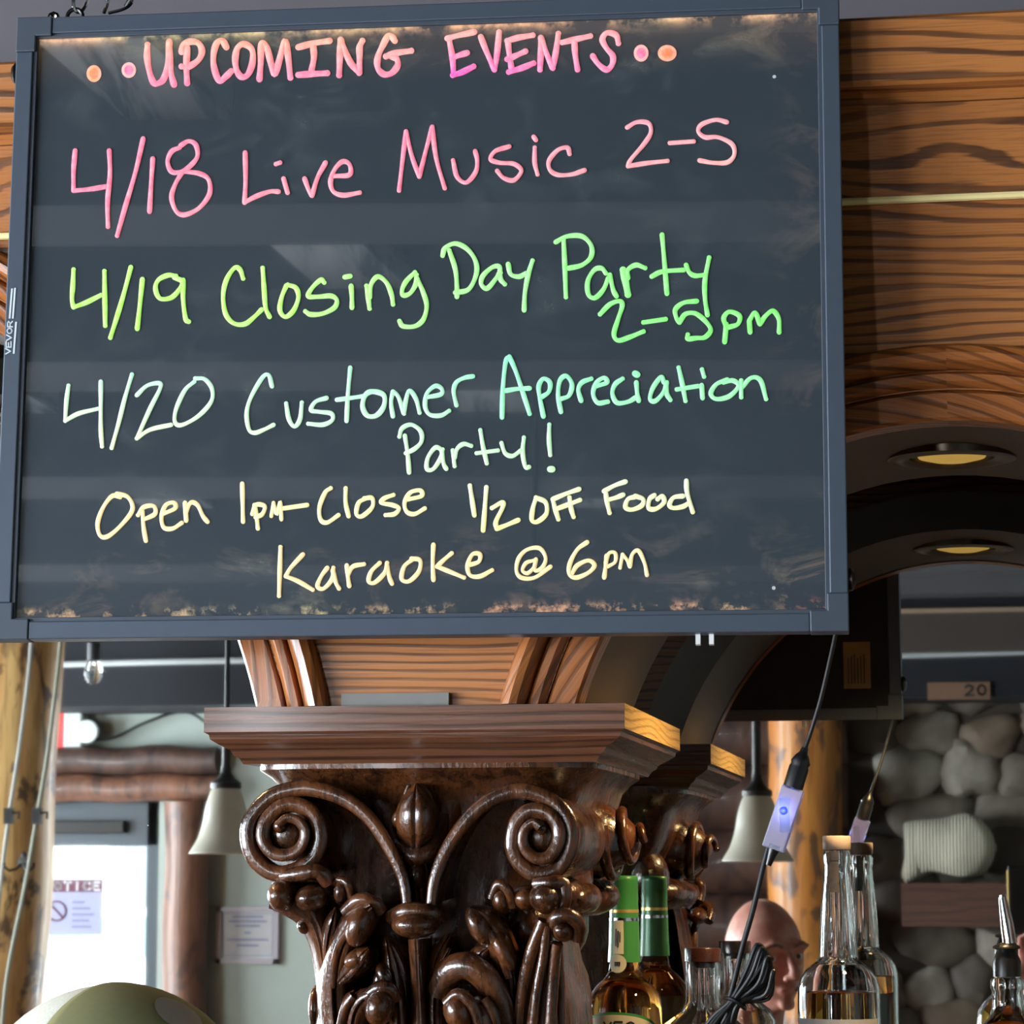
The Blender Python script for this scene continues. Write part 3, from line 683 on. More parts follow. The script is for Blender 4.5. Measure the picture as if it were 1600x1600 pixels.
# arches: moulded face in two mitred halves, soffit, recessed lamp
AP = [(0, 2.735), (0, 2.699), (0.003, 2.695), (0.026, 2.695), (0.029, 2.699), (0.03, 2.702), (0.032, 2.695), (0.037, 2.69), (0.044, 2.69), (0.047, 2.695), (0.048, 2.699), (0.05, 2.689), (0.056, 2.681), (0.063, 2.679), (0.07, 2.683), (0.0735, 2.691), (0.0735, 2.757)]
def arch(c, AZ, AR):
    root = None
    amin = math.asin(max(-1, min(1, (ABZ-AZ)/(AR+.03))))-.02
    amin = math.asin((ABZ-AZ)/(AR+AW))
    for half in (0, 1):
        m = MB(); vs = []; g = []; N = 40; n_ = len(AP)
        for k in range(N+1):
            t = amin*0 + (PI/2)*k/N
            a = t if half == 0 else PI-t
            s_ = 0
            for i, (r, y) in enumerate(AP):
                R = AR+r; z = AZ+R*math.sin(a); x = c+R*math.cos(a)
                if z < ABZ: z = ABZ; x = c+math.copysign(math.sqrt(max(0, R*R-(ABZ-AZ)**2)), math.cos(a))
                if i: s_ += math.hypot(r-AP[i-1][0], y-AP[i-1][1])
                vs.append((x, y, z)); g.append((t*AR*.9+half*3.3+c, s_*1.0+t*.12*(1 if half else -1), c))
        m.add(vs, [(k*n_+i, k*n_+i+1, (k+1)*n_+i+1, (k+1)*n_+i) for k in range(N) for i in range(n_-1)], 0, g)
        m.build('arch_moulding', M['oak_arch'], bar, True, 35, fix=False)
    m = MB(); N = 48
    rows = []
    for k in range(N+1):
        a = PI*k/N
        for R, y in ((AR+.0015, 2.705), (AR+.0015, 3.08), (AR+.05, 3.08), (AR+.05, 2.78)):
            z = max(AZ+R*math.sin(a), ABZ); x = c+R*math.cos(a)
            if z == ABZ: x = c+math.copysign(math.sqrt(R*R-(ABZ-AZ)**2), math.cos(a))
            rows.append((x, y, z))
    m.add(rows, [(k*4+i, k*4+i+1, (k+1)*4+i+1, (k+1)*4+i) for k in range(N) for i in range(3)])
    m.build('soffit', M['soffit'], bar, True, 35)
    # recessed downlight at the crown
    lz = AZ+AR; ly = 2.915
    m = MB(); m.lathe([(.040, .03), (.044, .0), (.052, -.004), (.066, -.002), (.067, .008)], (c, ly, lz-.004), 40, caps=False)
    ring = m.build('downlight', plain('bronzed lamp ring', (96, 88, 74), .25, metal=.9), bar)
    m = MB(); m.lathe([(.0, -.0045), (.02, -.0035), (.034, .000), (.042, .010)], (c, ly, lz-.004), 32, caps=False); m.build('lamp_face', emit('dim warm lamp', (255, 205, 100), .32, (120, 100, 60)), ring)
    sl = bpy.data.lights.new('downlight', 'SPOT'); sl.energy = 20; sl.color = (1, .66, .30); sl.spot_size = 2.4; sl.spot_blend = .6; sl.shadow_soft_size = .035
    so = bpy.data.objects.new('downlight', sl); COL.objects.link(so); so.location = (c, ly, lz-.055)
for c in arches: arch(*c)
# base: cabinet, riser ledge, pilasters, mirror backing
m = MB(); m.box(BX0, BX1, 2.62, MY+.03, 0, 1.02, gr='x'); m.build('cabinet_base', M['oak_dark'], bar, False, bevel=.006)
m = MB(); m.box(BX0, BX1, 2.93, MY+.005, 1.02, 1.405, gr='x'); m.build('bottle_ledge', M['oak_dark'], bar, False)
for c in (CX, CX+PITCH):
    m = MB(); m.box(c-.082, c+.082, 2.775, 3.10, 1.02, 1.50, gr='z'); m.build('pilaster', M['carved'], bar, False, bevel=.006)
for sx_, lab in ((0, 'tall mirror behind the left arch reflecting the doorway'), (1, 'wide mirror behind the right arches reflecting the stone wall')):
    x0, x1 = ((BX0, CX-.002), (CX+.002, BX1))[sx_]
    m = MB(); m.solid(x0, x1, MY, MY+.006, 1.41, zc0-.08)
    tag(m.build('mirror', M['mirror'], None, False, org=((x0+x1)/2, MY, 1.41)), lab, 'mirror')
m = MB(); m.solid(BX0, BX1, MY+.007, MY+.03, 1.0, zc0-.02); m.build('mirror_backing', M['carved_back'], bar, False)

# ------------------------------------------------------------------ carved capital (built once, in place)
cap = empty('capital', (CX, 2.90, ABZ), parent=bar)
CO = Vector((CX, 2.90, ABZ))
def cb(m, name, mat=None, smooth=True, angle=50):
    return m.build(name, mat or M['carved'], cap, smooth, angle, org=CO)
def P_(crop):
    ox, oy, s_ = crop
    return lambda cx, cy, Y: at(ox+cx/s_, oy+cy/s_, Y)
cC = P_((300, 960, 2.424)); cL = P_((330, 1180, 3.809)); cR = P_((640, 1180, 3.809))
PXM = 2.72/F                                   # metres per photo pixel at the capital's face (approx.)
# abacus: profile (outset, z) around a rectangle
zt = [at(650, y, 2.68).z for y in (1102, 1141, 1145, 1152, 1160, 1168, 1176, 1180, 1190)]
outs = [0, 0, -.004, -.005, -.012, -.021, -.024, -.028, -.032]
hw = .2085; y0_, y1_ = 2.68, 3.15
m = MB(); vs = []; g = []; prof = [(-.03, zt[0])]+list(zip(outs, zt))+[(-.06, zt[-1])]
# each side its own mitred face set so grain runs along it
s_acc = [0]
for i in range(1, len(prof)): s_acc.append(s_acc[-1]+math.hypot(prof[i][0]-prof[i-1][0], prof[i][1]-prof[i-1][1]))
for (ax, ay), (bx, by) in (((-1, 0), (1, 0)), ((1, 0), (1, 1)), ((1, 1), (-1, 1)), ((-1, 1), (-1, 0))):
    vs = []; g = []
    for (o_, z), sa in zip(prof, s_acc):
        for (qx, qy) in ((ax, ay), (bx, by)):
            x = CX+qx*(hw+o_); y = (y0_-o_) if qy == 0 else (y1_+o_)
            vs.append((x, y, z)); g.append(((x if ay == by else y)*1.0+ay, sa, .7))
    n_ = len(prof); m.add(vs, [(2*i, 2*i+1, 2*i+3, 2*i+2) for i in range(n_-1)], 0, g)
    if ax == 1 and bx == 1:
        for q_ in (0, 1): m.m[-(n_-1)+q_] = 1  # right end fascia gets lighter wood: downlight glow put into the colour
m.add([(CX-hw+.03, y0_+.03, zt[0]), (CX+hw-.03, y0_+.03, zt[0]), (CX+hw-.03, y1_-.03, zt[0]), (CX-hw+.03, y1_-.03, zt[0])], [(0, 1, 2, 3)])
cb(m, 'abacus', [M['oak_dark'], wood('end oak with painted lamplight', (252, 214, 128), (236, 184, 92), (150, 98, 44), 130, 1.2, .3, .4, .6)], True, 28)
m = MB(); a, b = at(537, 1098, 2.70), at(704, 1083, 2.70); m.solid(a.x, b.x, 2.690, 2.712, ABZ, b.z); cb(m, 'shelf_block', plain('dusty grey block', (118, 116, 112), .7), False)
# bell core
m = MB(); rows = [(1186, .176, 2.712), (1200, .176, 2.712), (1212, .166, 2.722), (1228, .158, 2.735), (1245, .155, 2.742), (1300, .142, 2.757), (1360, .122, 2.768), (1430, .097, 2.772), (1500, .088, 2.775), (1700, .086, 2.775)]
n_ = 28; vs = []
for (py, w_, yf) in rows:
    z = at(650, py, yf).z; yb = 3.12-(2.72-yf)*-.6; cy = (yf+yb)/2; dy = (yb-yf)/2
    for k in range(n_):
        a = 2*PI*k/n_; e = .28; ca, sa = math.cos(a), math.sin(a)
        vs.append((CX+w_*math.copysign(abs(ca)**e, ca), cy+dy*math.copysign(abs(sa)**e, sa), z))
m.add(vs, [(i*n_+k, i*n_+(k+1) % n_, (i+1)*n_+(k+1) % n_, (i+1)*n_+k) for i in range(len(rows)-1) for k in range(n_)]+[tuple(range(n_)), tuple((len(rows)-1)*n_+k for k in range(n_))])
cb(m, 'bell')
def ridge(m, path, r, depth_r=None, n=10):
    m.tube(path, [x*1.12 for x in r], n, gr=1, flat=.62)
def sheet(m, path, dvec, back=.06, inset=None):          # a wall running back from a ridge
    vs = []; N = len(path)
    for i, p in enumerate(path):
        p = Vector(p); q = p+Vector((0, back, 0))
        if inset is not None: q = q+(inset-p)*.12; q.y = p.y+back
        vs += [p, q]
    m.add(vs, [(2*i, 2*i+1, 2*i+3, 2*i+2) for i in range(N-1)])
def vol(ptsin, crop, centre, yf, Rpx, tag_):
    m = MB(); raw = smooth_path(ptsin, 5); N = len(raw)
    path = []
    for i, (cx, cy) in enumerate(raw):
        t = i/(N-1); path.append(crop(cx, cy, yf+.004-.012*max(0, (t-.5)/.5)))
    rr = [.0048+.0026*min(1, i/(N*.2)) - .0035*max(0, (i/N-.6)/.4) for i in range(N)]
    ridge(m, path, rr)
    c = crop(*centre, yf)
    band = [p for i, p in enumerate(path) if i < N*.52]
    sheet(m, band, None, .075, Vector(c))
    R = Rpx*PXM
    # recessed drum behind the scroll, coiled wall, eye
    rot = Matrix.Rotation(PI/2, 3, 'X')
    m.lathe([(0, -.012), (R*.92, -.012), (R*1.04, -.026), (R*1.12, -.05), (R*1.16, -.09), (R*1.10, -.16), (0, -.16)], (c.x-.002*tag_, yf, c.z), 36, rot=rot, caps=False)
    sheet(m, [p for i, p in enumerate(path) if i >= N*.40], None, .02)
    m.blob((path[-1].x, yf+.004, path[-1].z), (R*.20, .010, R*.20))
    m.blob((c.x, yf+.013, c.z), (R*.50, .012, R*.50))
    cb(m, 'volute')
vol([(815, 1110), (800, 1000), (745, 880), (670, 770), (580, 700), (480, 665), (400, 660), (300, 690), (225, 770), (212, 850), (240, 930), (310, 980), (390, 970), (460, 920), (485, 840), (460, 760), (400, 722), (340, 727), (285, 775), (268, 840), (295, 895), (350, 912), (405, 888), (428, 830), (405, 785), (360, 772), (325, 800)], cC, (350, 832), 2.706, 62, 1)
vol([(905, 1100), (920, 1000), (965, 890), (1040, 780), (1120, 710), (1220, 670), (1310, 680), (1390, 730), (1432, 800), (1432, 880), (1390, 960), (1310, 985), (1245, 945), (1215, 880), (1225, 800), (1270, 748), (1330, 748), (1378, 790), (1390, 850), (1355, 915), (1300, 922), (1258, 880), (1257, 825), (1290, 790), (1318, 808)], cC, (1320, 840), 2.706, 58, -1)
# side volutes: coils bulging outwards, seen edge-on from the front
for sgn in (1, -1):
    for yc in (2.95,):
        c = at(963, 1312, yc); zc_ = c.z; xs_ = .372
        m = MB(); path = []; rr = []
        for k in range(70):
            t = k/69; a = PI*.9+t*PI*4.2; R = .043*(1-t*.80)
            path.append((CX+sgn*(.154+.040*t), yc+R*math.cos(a)*1.0, zc_+R*math.sin(a))); rr.append(.0062-.002*t)
        m.tube(path, rr, 10, gr=1)
        roty = Matrix.Rotation(sgn*PI/2, 3, 'Y')
        m.lathe([(.041, -.10), (.041, -.004), (.036, .006), (.024, .024), (.012, .036), (0, .040)], (CX+sgn*.15, yc, zc_), 32, rot=roty, caps=False)
        cb(m, 'side_volute')
# leaves
def blade(m, crop, spine, depth=.012, back=.03, groove=.35, ns=11, k=5):
    # spine rows (cx, cy, Y, half width in crop px)
    S_ = smooth_path(spine, k); N = len(S_); vs = []; g = []
    for i in range(N):
        a = S_[max(i-1, 0)]; b = S_[min(i+1, N-1)]; tx, ty = b[0]-a[0], b[1]-a[1]; L = math.hypot(tx, ty) or 1; nx, ny = -ty/L, tx/L
        cx, cy, Y, w = S_[i]; w = max(w, 1.5)
        for j in range(ns):
            u = -1+2*j/(ns-1)
            bul = (1-abs(u)**2.2)*depth - groove*depth*math.exp(-(u/.16)**2)
            vs.append(crop(cx+nx*w*u, cy+ny*w*u, Y-bul)); g.append((i*.006, u*.02, Y))
    fs = [(i*ns+j, i*ns+j+1, (i+1)*ns+j+1, (i+1)*ns+j) for i in range(N-1) for j in range(ns-1)]
    nb = len(vs)
    for i in range(N):
        for j in (0, ns-1):
            p = Vector(vs[i*ns+j]); vs.append(p+Vector((0, back, 0))); g.append(g[i*ns+j])
    for i in range(N-1):
        fs.append((i*ns, (i+1)*ns, nb+(i+1)*2, nb+i*2)); fs.append((i*ns+ns-1, nb+i*2+1, nb+(i+1)*2+1, (i+1)*ns+ns-1))
    fs.append(tuple(range(ns))+(nb+1, nb)); e = (N-1)*ns
    fs.append(tuple(e+j for j in range(ns-1, -1, -1))+(nb+2*(N-1), nb+2*(N-1)+1))
    m.add(vs, fs, 0, g)
def cblob(m, crop, cx, cy, Y, rx, ry, ang=0, ryd=.018):
    s_ = {id(cC): 2.424, id(cL): 3.809, id(cR): 3.809}[id(crop)]
    c = crop(cx, cy, Y); m.blob(c, (rx/s_*PXM*.985, ryd, ry/s_*PXM*.985), Matrix.Rotation(math.radians(ang), 3, 'Y'), 20)
def vein(m, crop, pts, r, Y=None):
    m.tube([crop(*p) for p in smooth_path(pts, 4)], r, 8, gr=1)
# fleuron bud between the scrolls
m = MB()
blade(m, cC, [(845, 895, 2.735, 30), (845, 830, 2.715, 66), (845, 750, 2.71, 72), (846, 690, 2.716, 48), (847, 640, 2.73, 4)], .014, .03, .25)
cblob(m, cC, 786, 775, 2.728, 30, 42, 20, .014); cblob(m, cC, 905, 775, 2.728, 30, 42, -20, .014); cblob(m, cC, 792, 832, 2.73, 20, 22, 0, .010); cblob(m, cC, 898, 832, 2.73, 20, 22, 0, .010)
vein(m, cC, [(752, 760, 2.745), (770, 850, 2.738), (800, 898, 2.73), (848, 916, 2.726), (896, 898, 2.73), (925, 850, 2.738), (945, 760, 2.745)], .0105)
vein(m, cC, [(800, 730, 2.735), (815, 680, 2.735), (845, 625, 2.74), (880, 660, 2.735), (905, 710, 2.735), (905, 750, 2.735)], .004)
blade(m, cC, [(700, 700, 2.752, 40), (740, 760, 2.748, 60), (775, 850, 2.745, 55)], .008, .02, .0); blade(m, cC, [(1000, 700, 2.752, 40), (960, 760, 2.748, 60), (920, 850, 2.745, 55)], .008, .02, .0)
cb(m, 'fleuron')
# stalk below the fleuron
m = MB(); cblob(m, cC, 853, 985, 2.735, 42, 62, 0, .016); blade(m, cC, [(855, 1120, 2.745, 42), (853, 1040, 2.74, 38), (852, 990, 2.738, 34)], .01, .03, .2); cb(m, 'stalk')
# central leaf with its tip rolled over
m = MB(); cblob(m, cC, 845, 1176, 2.700, 92, 52, 0, .026)
vein(m, cC, [(758, 1150, 2.712), (800, 1128, 2.70), (850, 1122, 2.698), (900, 1130, 2.70), (938, 1152, 2.712)], .0085)
blade(m, cC, [(862, 1680, 2.735, 30), (862, 1552, 2.73, 32), (856, 1400, 2.72, 26), (848, 1230, 2.705, 30)], .012, .04, .1)
blade(m, cC, [(800, 1680, 2.75, 40), (800, 1552, 2.745, 46), (790, 1400, 2.738, 50), (760, 1290, 2.732, 40), (735, 1215, 2.73, 10)], .014, .03, .3)
blade(m, cC, [(925, 1680, 2.75, 40), (915, 1552, 2.745, 40), (915, 1400, 2.738, 46), (935, 1290, 2.732, 40), (975, 1215, 2.73, 12)], .014, .03, .3)
cblob(m, cC, 715, 1380, 2.728, 28, 44, 15, .012); cblob(m, cC, 960, 1330, 2.73, 24, 46, -20, .012)
cb(m, 'leaf')
# left front leaf with its side lobes
m = MB()
blade(m, cL, [(760, 1700, 2.742, 90), (740, 1500, 2.738, 105), (740, 1300, 2.73, 95), (790, 1100, 2.718, 85), (870, 960, 2.705, 70), (950, 900, 2.702, 34)], .018, .05, .45)
cblob(m, cL, 890, 1010, 2.70, 84, 140, 22, .022)
vein(m, cL, [(800, 930, 2.708), (880, 862, 2.698), (960, 872, 2.698), (1010, 930, 2.705)], .007)
blade(m, cL, [(740, 1370, 2.735, 40), (820, 1290, 2.72, 66), (890, 1200, 2.71, 64), (935, 1150, 2.712, 20)], .016, .04, .15); cblob(m, cL, 870, 1215, 2.712, 84, 62, -25, .018)
blade(m, cL, [(680, 1250, 2.738, 34), (700, 1090, 2.725, 50), (722, 990, 2.718, 44), (740, 905, 2.722, 8)], .014, .04, .4)
vein(m, cL, [(725, 1380, 2.722), (740, 1200, 2.712), (790, 1080, 2.70), (890, 980, 2.682)], .004)
cb(m, 'leaf')
# lower left leaf
m = MB()
blade(m, cL, [(840, 1720, 2.73, 60), (850, 1560, 2.722, 70), (910, 1460, 2.712, 70), (1000, 1410, 2.706, 34)], .016, .05, .4)
cblob(m, cL, 1005, 1500, 2.704, 88, 118, 15, .022); vein(m, cL, [(930, 1440, 2.704), (1000, 1385, 2.698), (1060, 1390, 2.70), (1095, 1450, 2.708)], .007)
cblob(m, cL, 1040, 1310, 2.722, 55, 90, -25, .018)
blade(m, cL, [(770, 1720, 2.736, 30), (790, 1560, 2.728, 42), (820, 1450, 2.722, 34), (850, 1400, 2.722, 8)], .012, .04, .3)
vein(m, cL, [(770, 1620, 2.716), (800, 1500, 2.708), (850, 1430, 2.704)], .005)
blade(m, cL, [(1120, 1720, 2.735, 50), (1110, 1500, 2.73, 60), (1070, 1250, 2.725, 55), (1040, 1080, 2.725, 20)], .014, .03, .3)
cb(m, 'leaf')
# left corner leaf bending out under the scroll
m = MB()
blade(m, cL, [(690, 1700, 2.755, 75), (690, 1450, 2.75, 62), (675, 1250, 2.745, 66), (640, 1060, 2.738, 80), (570, 930, 2.73, 95), (450, 850, 2.722, 100), (350, 835, 2.722, 78)], .02, .16, .12)
cblob(m, cL, 430, 835, 2.714, 92, 100, 0, .03); cblob(m, cL, 600, 850, 2.716, 110, 84, -10, .026); cblob(m, cL, 785, 810, 2.716, 52, 84, 12, .02)
vein(m, cL, [(430, 720, 2.712), (540, 705, 2.705), (640, 690, 2.705), (700, 760, 2.712)], .008)
vein(m, cL, [(760, 740, 2.706), (810, 760, 2.70), (835, 860, 2.708)], .004)
cblob(m, cL, 560, 1015, 2.735, 44, 52, 0, .02); cblob(m, cL, 640, 1500, 2.78, 52, 150, 0, .03)
cb(m, 'corner_leaf')
# right front leaf
m = MB()
blade(m, cR, [(590, 1720, 2.745, 70), (590, 1450, 2.738, 80), (560, 1250, 2.728, 88), (500, 1090, 2.715, 84), (430, 970, 2.705, 66), (355, 918, 2.704, 30)], .018, .05, .4)
cblob(m, cR, 415, 1010, 2.702, 72, 130, -25, .022); cblob(m, cR, 560, 1150, 2.712, 60, 150, -28, .022)
vein(m, cR, [(390, 1000, 2.692), (470, 1060, 2.694), (540, 1170, 2.70), (590, 1320, 2.712)], .0045)
blade(m, cR, [(430, 1330, 2.735, 30), (400, 1240, 2.722, 62), (430, 1180, 2.718, 60), (480, 1140, 2.718, 20)], .012, .03, .2)
cb(m, 'leaf')
m = MB()
vein(m, cR, [(180, 1400, 2.73), (240, 1290, 2.716), (340, 1250, 2.708), (440, 1310, 2.708), (520, 1430, 2.714), (560, 1600, 2.725), (570, 1700, 2.73)], .014)
cblob(m, cR, 300, 1520, 2.706, 100, 130, -15, .024); cblob(m, cR, 440, 1560, 2.712, 80, 150, -20, .022)
vein(m, cR, [(220, 1480, 2.694), (290, 1420, 2.69), (370, 1480, 2.69), (420, 1600, 2.696)], .006); vein(m, cR, [(440, 1450, 2.698), (500, 1540, 2.70), (530, 1700, 2.708)], .0055)
blade(m, cR, [(160, 1720, 2.74, 60), (150, 1500, 2.735, 60), (170, 1300, 2.728, 50), (240, 1150, 2.725, 20)], .014, .03, .35)
cb(m, 'leaf')
# right corner leaf: long veined blade under the right scroll
m = MB()
blade(m, cR, [(790, 1740, 2.735, 170), (785, 1500, 2.73, 150), (785, 1250, 2.722, 100), (795, 1100, 2.716, 60), (800, 975, 2.712, 20)], .016, .16, .1)
for pts, r in (([(640, 1740, 2.728), (670, 1450, 2.718), (720, 1200, 2.704), (800, 985, 2.694)], .007), ([(720, 1740, 2.715), (760, 1400, 2.706), (800, 1180, 2.70), (815, 1010, 2.694)], .005), ([(830, 1740, 2.716), (850, 1400, 2.71), (865, 1200, 2.704), (880, 1120, 2.70)], .006), ([(900, 1740, 2.73), (900, 1450, 2.722), (890, 1250, 2.715), (880, 1120, 2.706)], .005), ([(690, 1700, 2.72), (740, 1520, 2.71), (770, 1300, 2.704)], .004)): vein(m, cR, pts, r)
cblob(m, cR, 825, 845, 2.712, 112, 105, 0, .034); cblob(m, cR, 700, 850, 2.725, 90, 80, 0, .024)
vein(m, cR, [(750, 765, 2.70), (840, 758, 2.694), (915, 765, 2.70), (925, 840, 2.70), (915, 920, 2.706)], .007)
cblob(m, cR, 925, 1040, 2.715, 80, 74, 0, .03); vein(m, cR, [(845, 1020, 2.70), (880, 965, 2.692), (950, 955, 2.692), (1005, 1010, 2.70), (1000, 1090, 2.71)], .0075)
cblob(m, cR, 1045, 850, 2.86, 96, 100, 0, .06); cblob(m, cR, 552, 860, 2.722, 60, 96, 0, .02)
vein(m, cR, [(490, 850, 2.712), (530, 765, 2.706), (590, 810, 2.706), (610, 900, 2.714)], .005)
cb(m, 'corner_leaf')
# leaves on the sides of the bell
for sgn in (1, -1):
    m = MB()
    for (yc, z_, r1, r2) in ((2.80, -.215, .05, .035), (2.90, -.165, .04, .03), (3.0, -.215, .05, .04), (3.06, -.165, .035, .035), (2.9, -.29, .06, .06), (3.02, -.30, .05, .06), (2.82, -.31, .045, .06)):
        m.blob((CX+sgn*(.118 if z_ > -.2 else .098), yc, ABZ+z_), (.028, r1, r2), None, 18)
    m.blob((CX+sgn*.125, 2.98, at(930, 1400, 2.95).z), (.038, .06, .022)); m.blob((CX+sgn*.118, 2.83, at(930, 1400, 2.9).z), (.034, .05, .022))
    cb(m, 'side_leaf')
# the same capital over the next pilasters, out to either side
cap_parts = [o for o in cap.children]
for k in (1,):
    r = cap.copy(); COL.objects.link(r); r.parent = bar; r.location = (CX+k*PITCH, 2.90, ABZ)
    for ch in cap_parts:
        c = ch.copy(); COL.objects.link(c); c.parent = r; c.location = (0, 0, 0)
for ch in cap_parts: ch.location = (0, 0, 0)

# ------------------------------------------------------------------ the hanging event board
Rz = Matrix.Rotation(0.0586997, 3, 'Z'); Rx = Matrix.Rotation(-.0586309, 3, 'X')
SM = (Rz @ Rx).to_4x4(); SM.translation = Vector((-.542728, 2.597095, .542361+H)); SI = SM.inverted()
board = empty('event_board', (0, 0, 0), 'black framed writing board of handwritten neon events hanging from a chain', 'sign'); board.matrix_world = SM
BW, BH, BD = .813, .6253, .022
def on_board(px, py, y=0.0):                    # photo point to the board's own plane
    o = SI @ Vector((0, 0, H)); q = SI @ at(px, py, 2.0); d = q-o; p = o+d*((y-o.y)/d.y); return p
RW = .0215
M['board_back'] = plain('black board back', (5, 5, 5), .8)
m = MB(); m.solid(-BW/2+.008, BW/2-.008, .006, .016, -BH/2+.008, BH/2-.008); pan = m.build('panel', M['panel'], board, False)
m = MB(); m.solid(-BW/2+.006, BW/2-.006, .0165, BD-.002, -BH/2+.006, BH/2-.006); bk = m.build('back_panel', M['board_back'], board, False)
CL = .036
def rail(x0, x1, z0, z1, horiz):
    m = MB(); m.solid(x0, x1, 0, BD, z0, z1)
    o = m.build('frame_rail', M['frame'], board, False, bevel=.0012); return o
rail(-BW/2+CL, BW/2-CL, BH/2-RW+.004, BH/2-.0004, 1); rail(-BW/2+CL, BW/2-CL, -BH/2+.0004, -BH/2+RW-.004, 1)
rail(-BW/2+.0004, -BW/2+RW-.004, -BH/2+CL, BH/2-CL, 0); rail(BW/2-RW+.004, BW/2-.0004, -BH/2+CL, BH/2-CL, 0)
m = MB()
for x0, x1, z0, z1 in ((-BW/2+.015, BW/2-.015, BH/2-RW, BH/2-RW+.0045), (-BW/2+.015, BW/2-.015, -BH/2+RW-.0045, -BH/2+RW), (-BW/2+RW-.0045, -BW/2+RW, -BH/2+.015, BH/2-.015), (BW/2-RW, BW/2-RW+.0045, -BH/2+.015, BH/2-.015)):
    m.solid(x0, x1, .0022, .010, z0, z1)
m.build('inner_lip', M['frame2'], board, False, bevel=.0006)
for sx_ in (-1, 1):
    for sz_ in (-1, 1):
        a = .0005
        m = MB(); q = [(sx_*(BW/2), sz_*(BH/2)), (sx_*(BW/2-CL), sz_*(BH/2)), (sx_*(BW/2-CL), sz_*(BH/2-RW+.0015)), (sx_*(BW/2-RW+.0015), sz_*(BH/2-RW+.0015)), (sx_*(BW/2-RW+.0015), sz_*(BH/2-CL)), (sx_*(BW/2), sz_*(BH/2-CL))]
        m.prism(q, -.0012, BD+.0012, 'y'); m.build('corner_bracket', M['frame2'], board, False, bevel=.0012)
for px, py in ((1328, 905), (22, 115)):
    p = on_board(px, py, .012); sg = 1 if px > 800 else -1
    m = MB(); m.lathe([(0, 0), (.010, 0), (.011, .003), (.008, .006), (0, .007)], (sg*BW/2, .014, p.z), 20, rot=Matrix.Rotation(sg*PI/2, 3, 'Y'), caps=False); m.build('side_knob', M['black'], board)
for px in (1091, 1112):
    p = on_board(px, 990, .02); m = MB(); m.solid(p.x-.0022, p.x+.0022, .012, .022, -BH/2-.009, -BH/2+.001); m.build('white_peg', M['white_plastic'], board, False)
# sticker on the back of the board (seen in the mirror)
q = at(1343, 1040, 4.05); ps = SI @ Vector((q.x, 2*MY-4.05, q.z))
m = MB(); m.solid(ps.x-.019, ps.x+.019, BD-.002, BD-.0008, ps.z-.033, ps.z+.033); st = m.build('sticker', M['sticker'], board, False)
m = MB()
for k in range(6): m.solid(ps.x-.013+k*.0045, ps.x-.0115+k*.0045, BD-.0008, BD-.0002, ps.z-.026, ps.z+.010+.003*(k % 3))
m.build('small_print', M['ink_black'], st, False)
# maker's mark in white on the left rail
wp = plain('white print on frame', (205, 215, 222), .6)
m = MB()
def up_strokes(ch, p0, p1, q0, q1, w):
    # letters turned to read upwards: unit (a along reading direction = up the board, b = letter height towards the left)
    for st_ in GL[ch]:
        pts = []
        for a_, b_ in st_:
            px = q1+(q0-q1)*b_; py = p0+(p1-p0)*a_
            pts.append(on_board(px, py, -.0006))
        for A, B in zip(pts[:-1], pts[1:]):
            d = B-A; L = d.length or 1; nx, nz = -d.z/L*w/2, d.x/L*w/2; ex, ez = d.x/L*w*.4, d.z/L*w*.4
            m.add([(A.x-ex+nx, -.0006, A.z-ez+nz), (A.x-ex-nx, -.0006, A.z-ez-nz), (B.x+ex-nx, -.0006, B.z+ez-nz), (B.x+ex+nx, -.0006, B.z+ez+nz)], [(0, 1, 2, 3)])
for k, ch in enumerate('VEVOR'):
    y0b = 553-k*10.6; xo = 8.8+k*.75; up_strokes(ch, y0b, y0b-8.4, xo, xo+7.6, .00125)
for (xa, ya, xb, yb) in ((15.2, 498, 19.0, 451), (20.2, 498, 23.8, 450), (21.6, 553, 25.4, 503)):
    A, B = on_board(xa, ya), on_board(xb, yb); m.add([(A.x-.0009, -.0006, A.z), (A.x+.0009, -.0006, A.z), (B.x+.0009, -.0006, B.z), (B.x-.0009, -.0006, B.z)], [(0, 1, 2, 3)])
m.build('maker_mark', wp, board, False, fix=False)
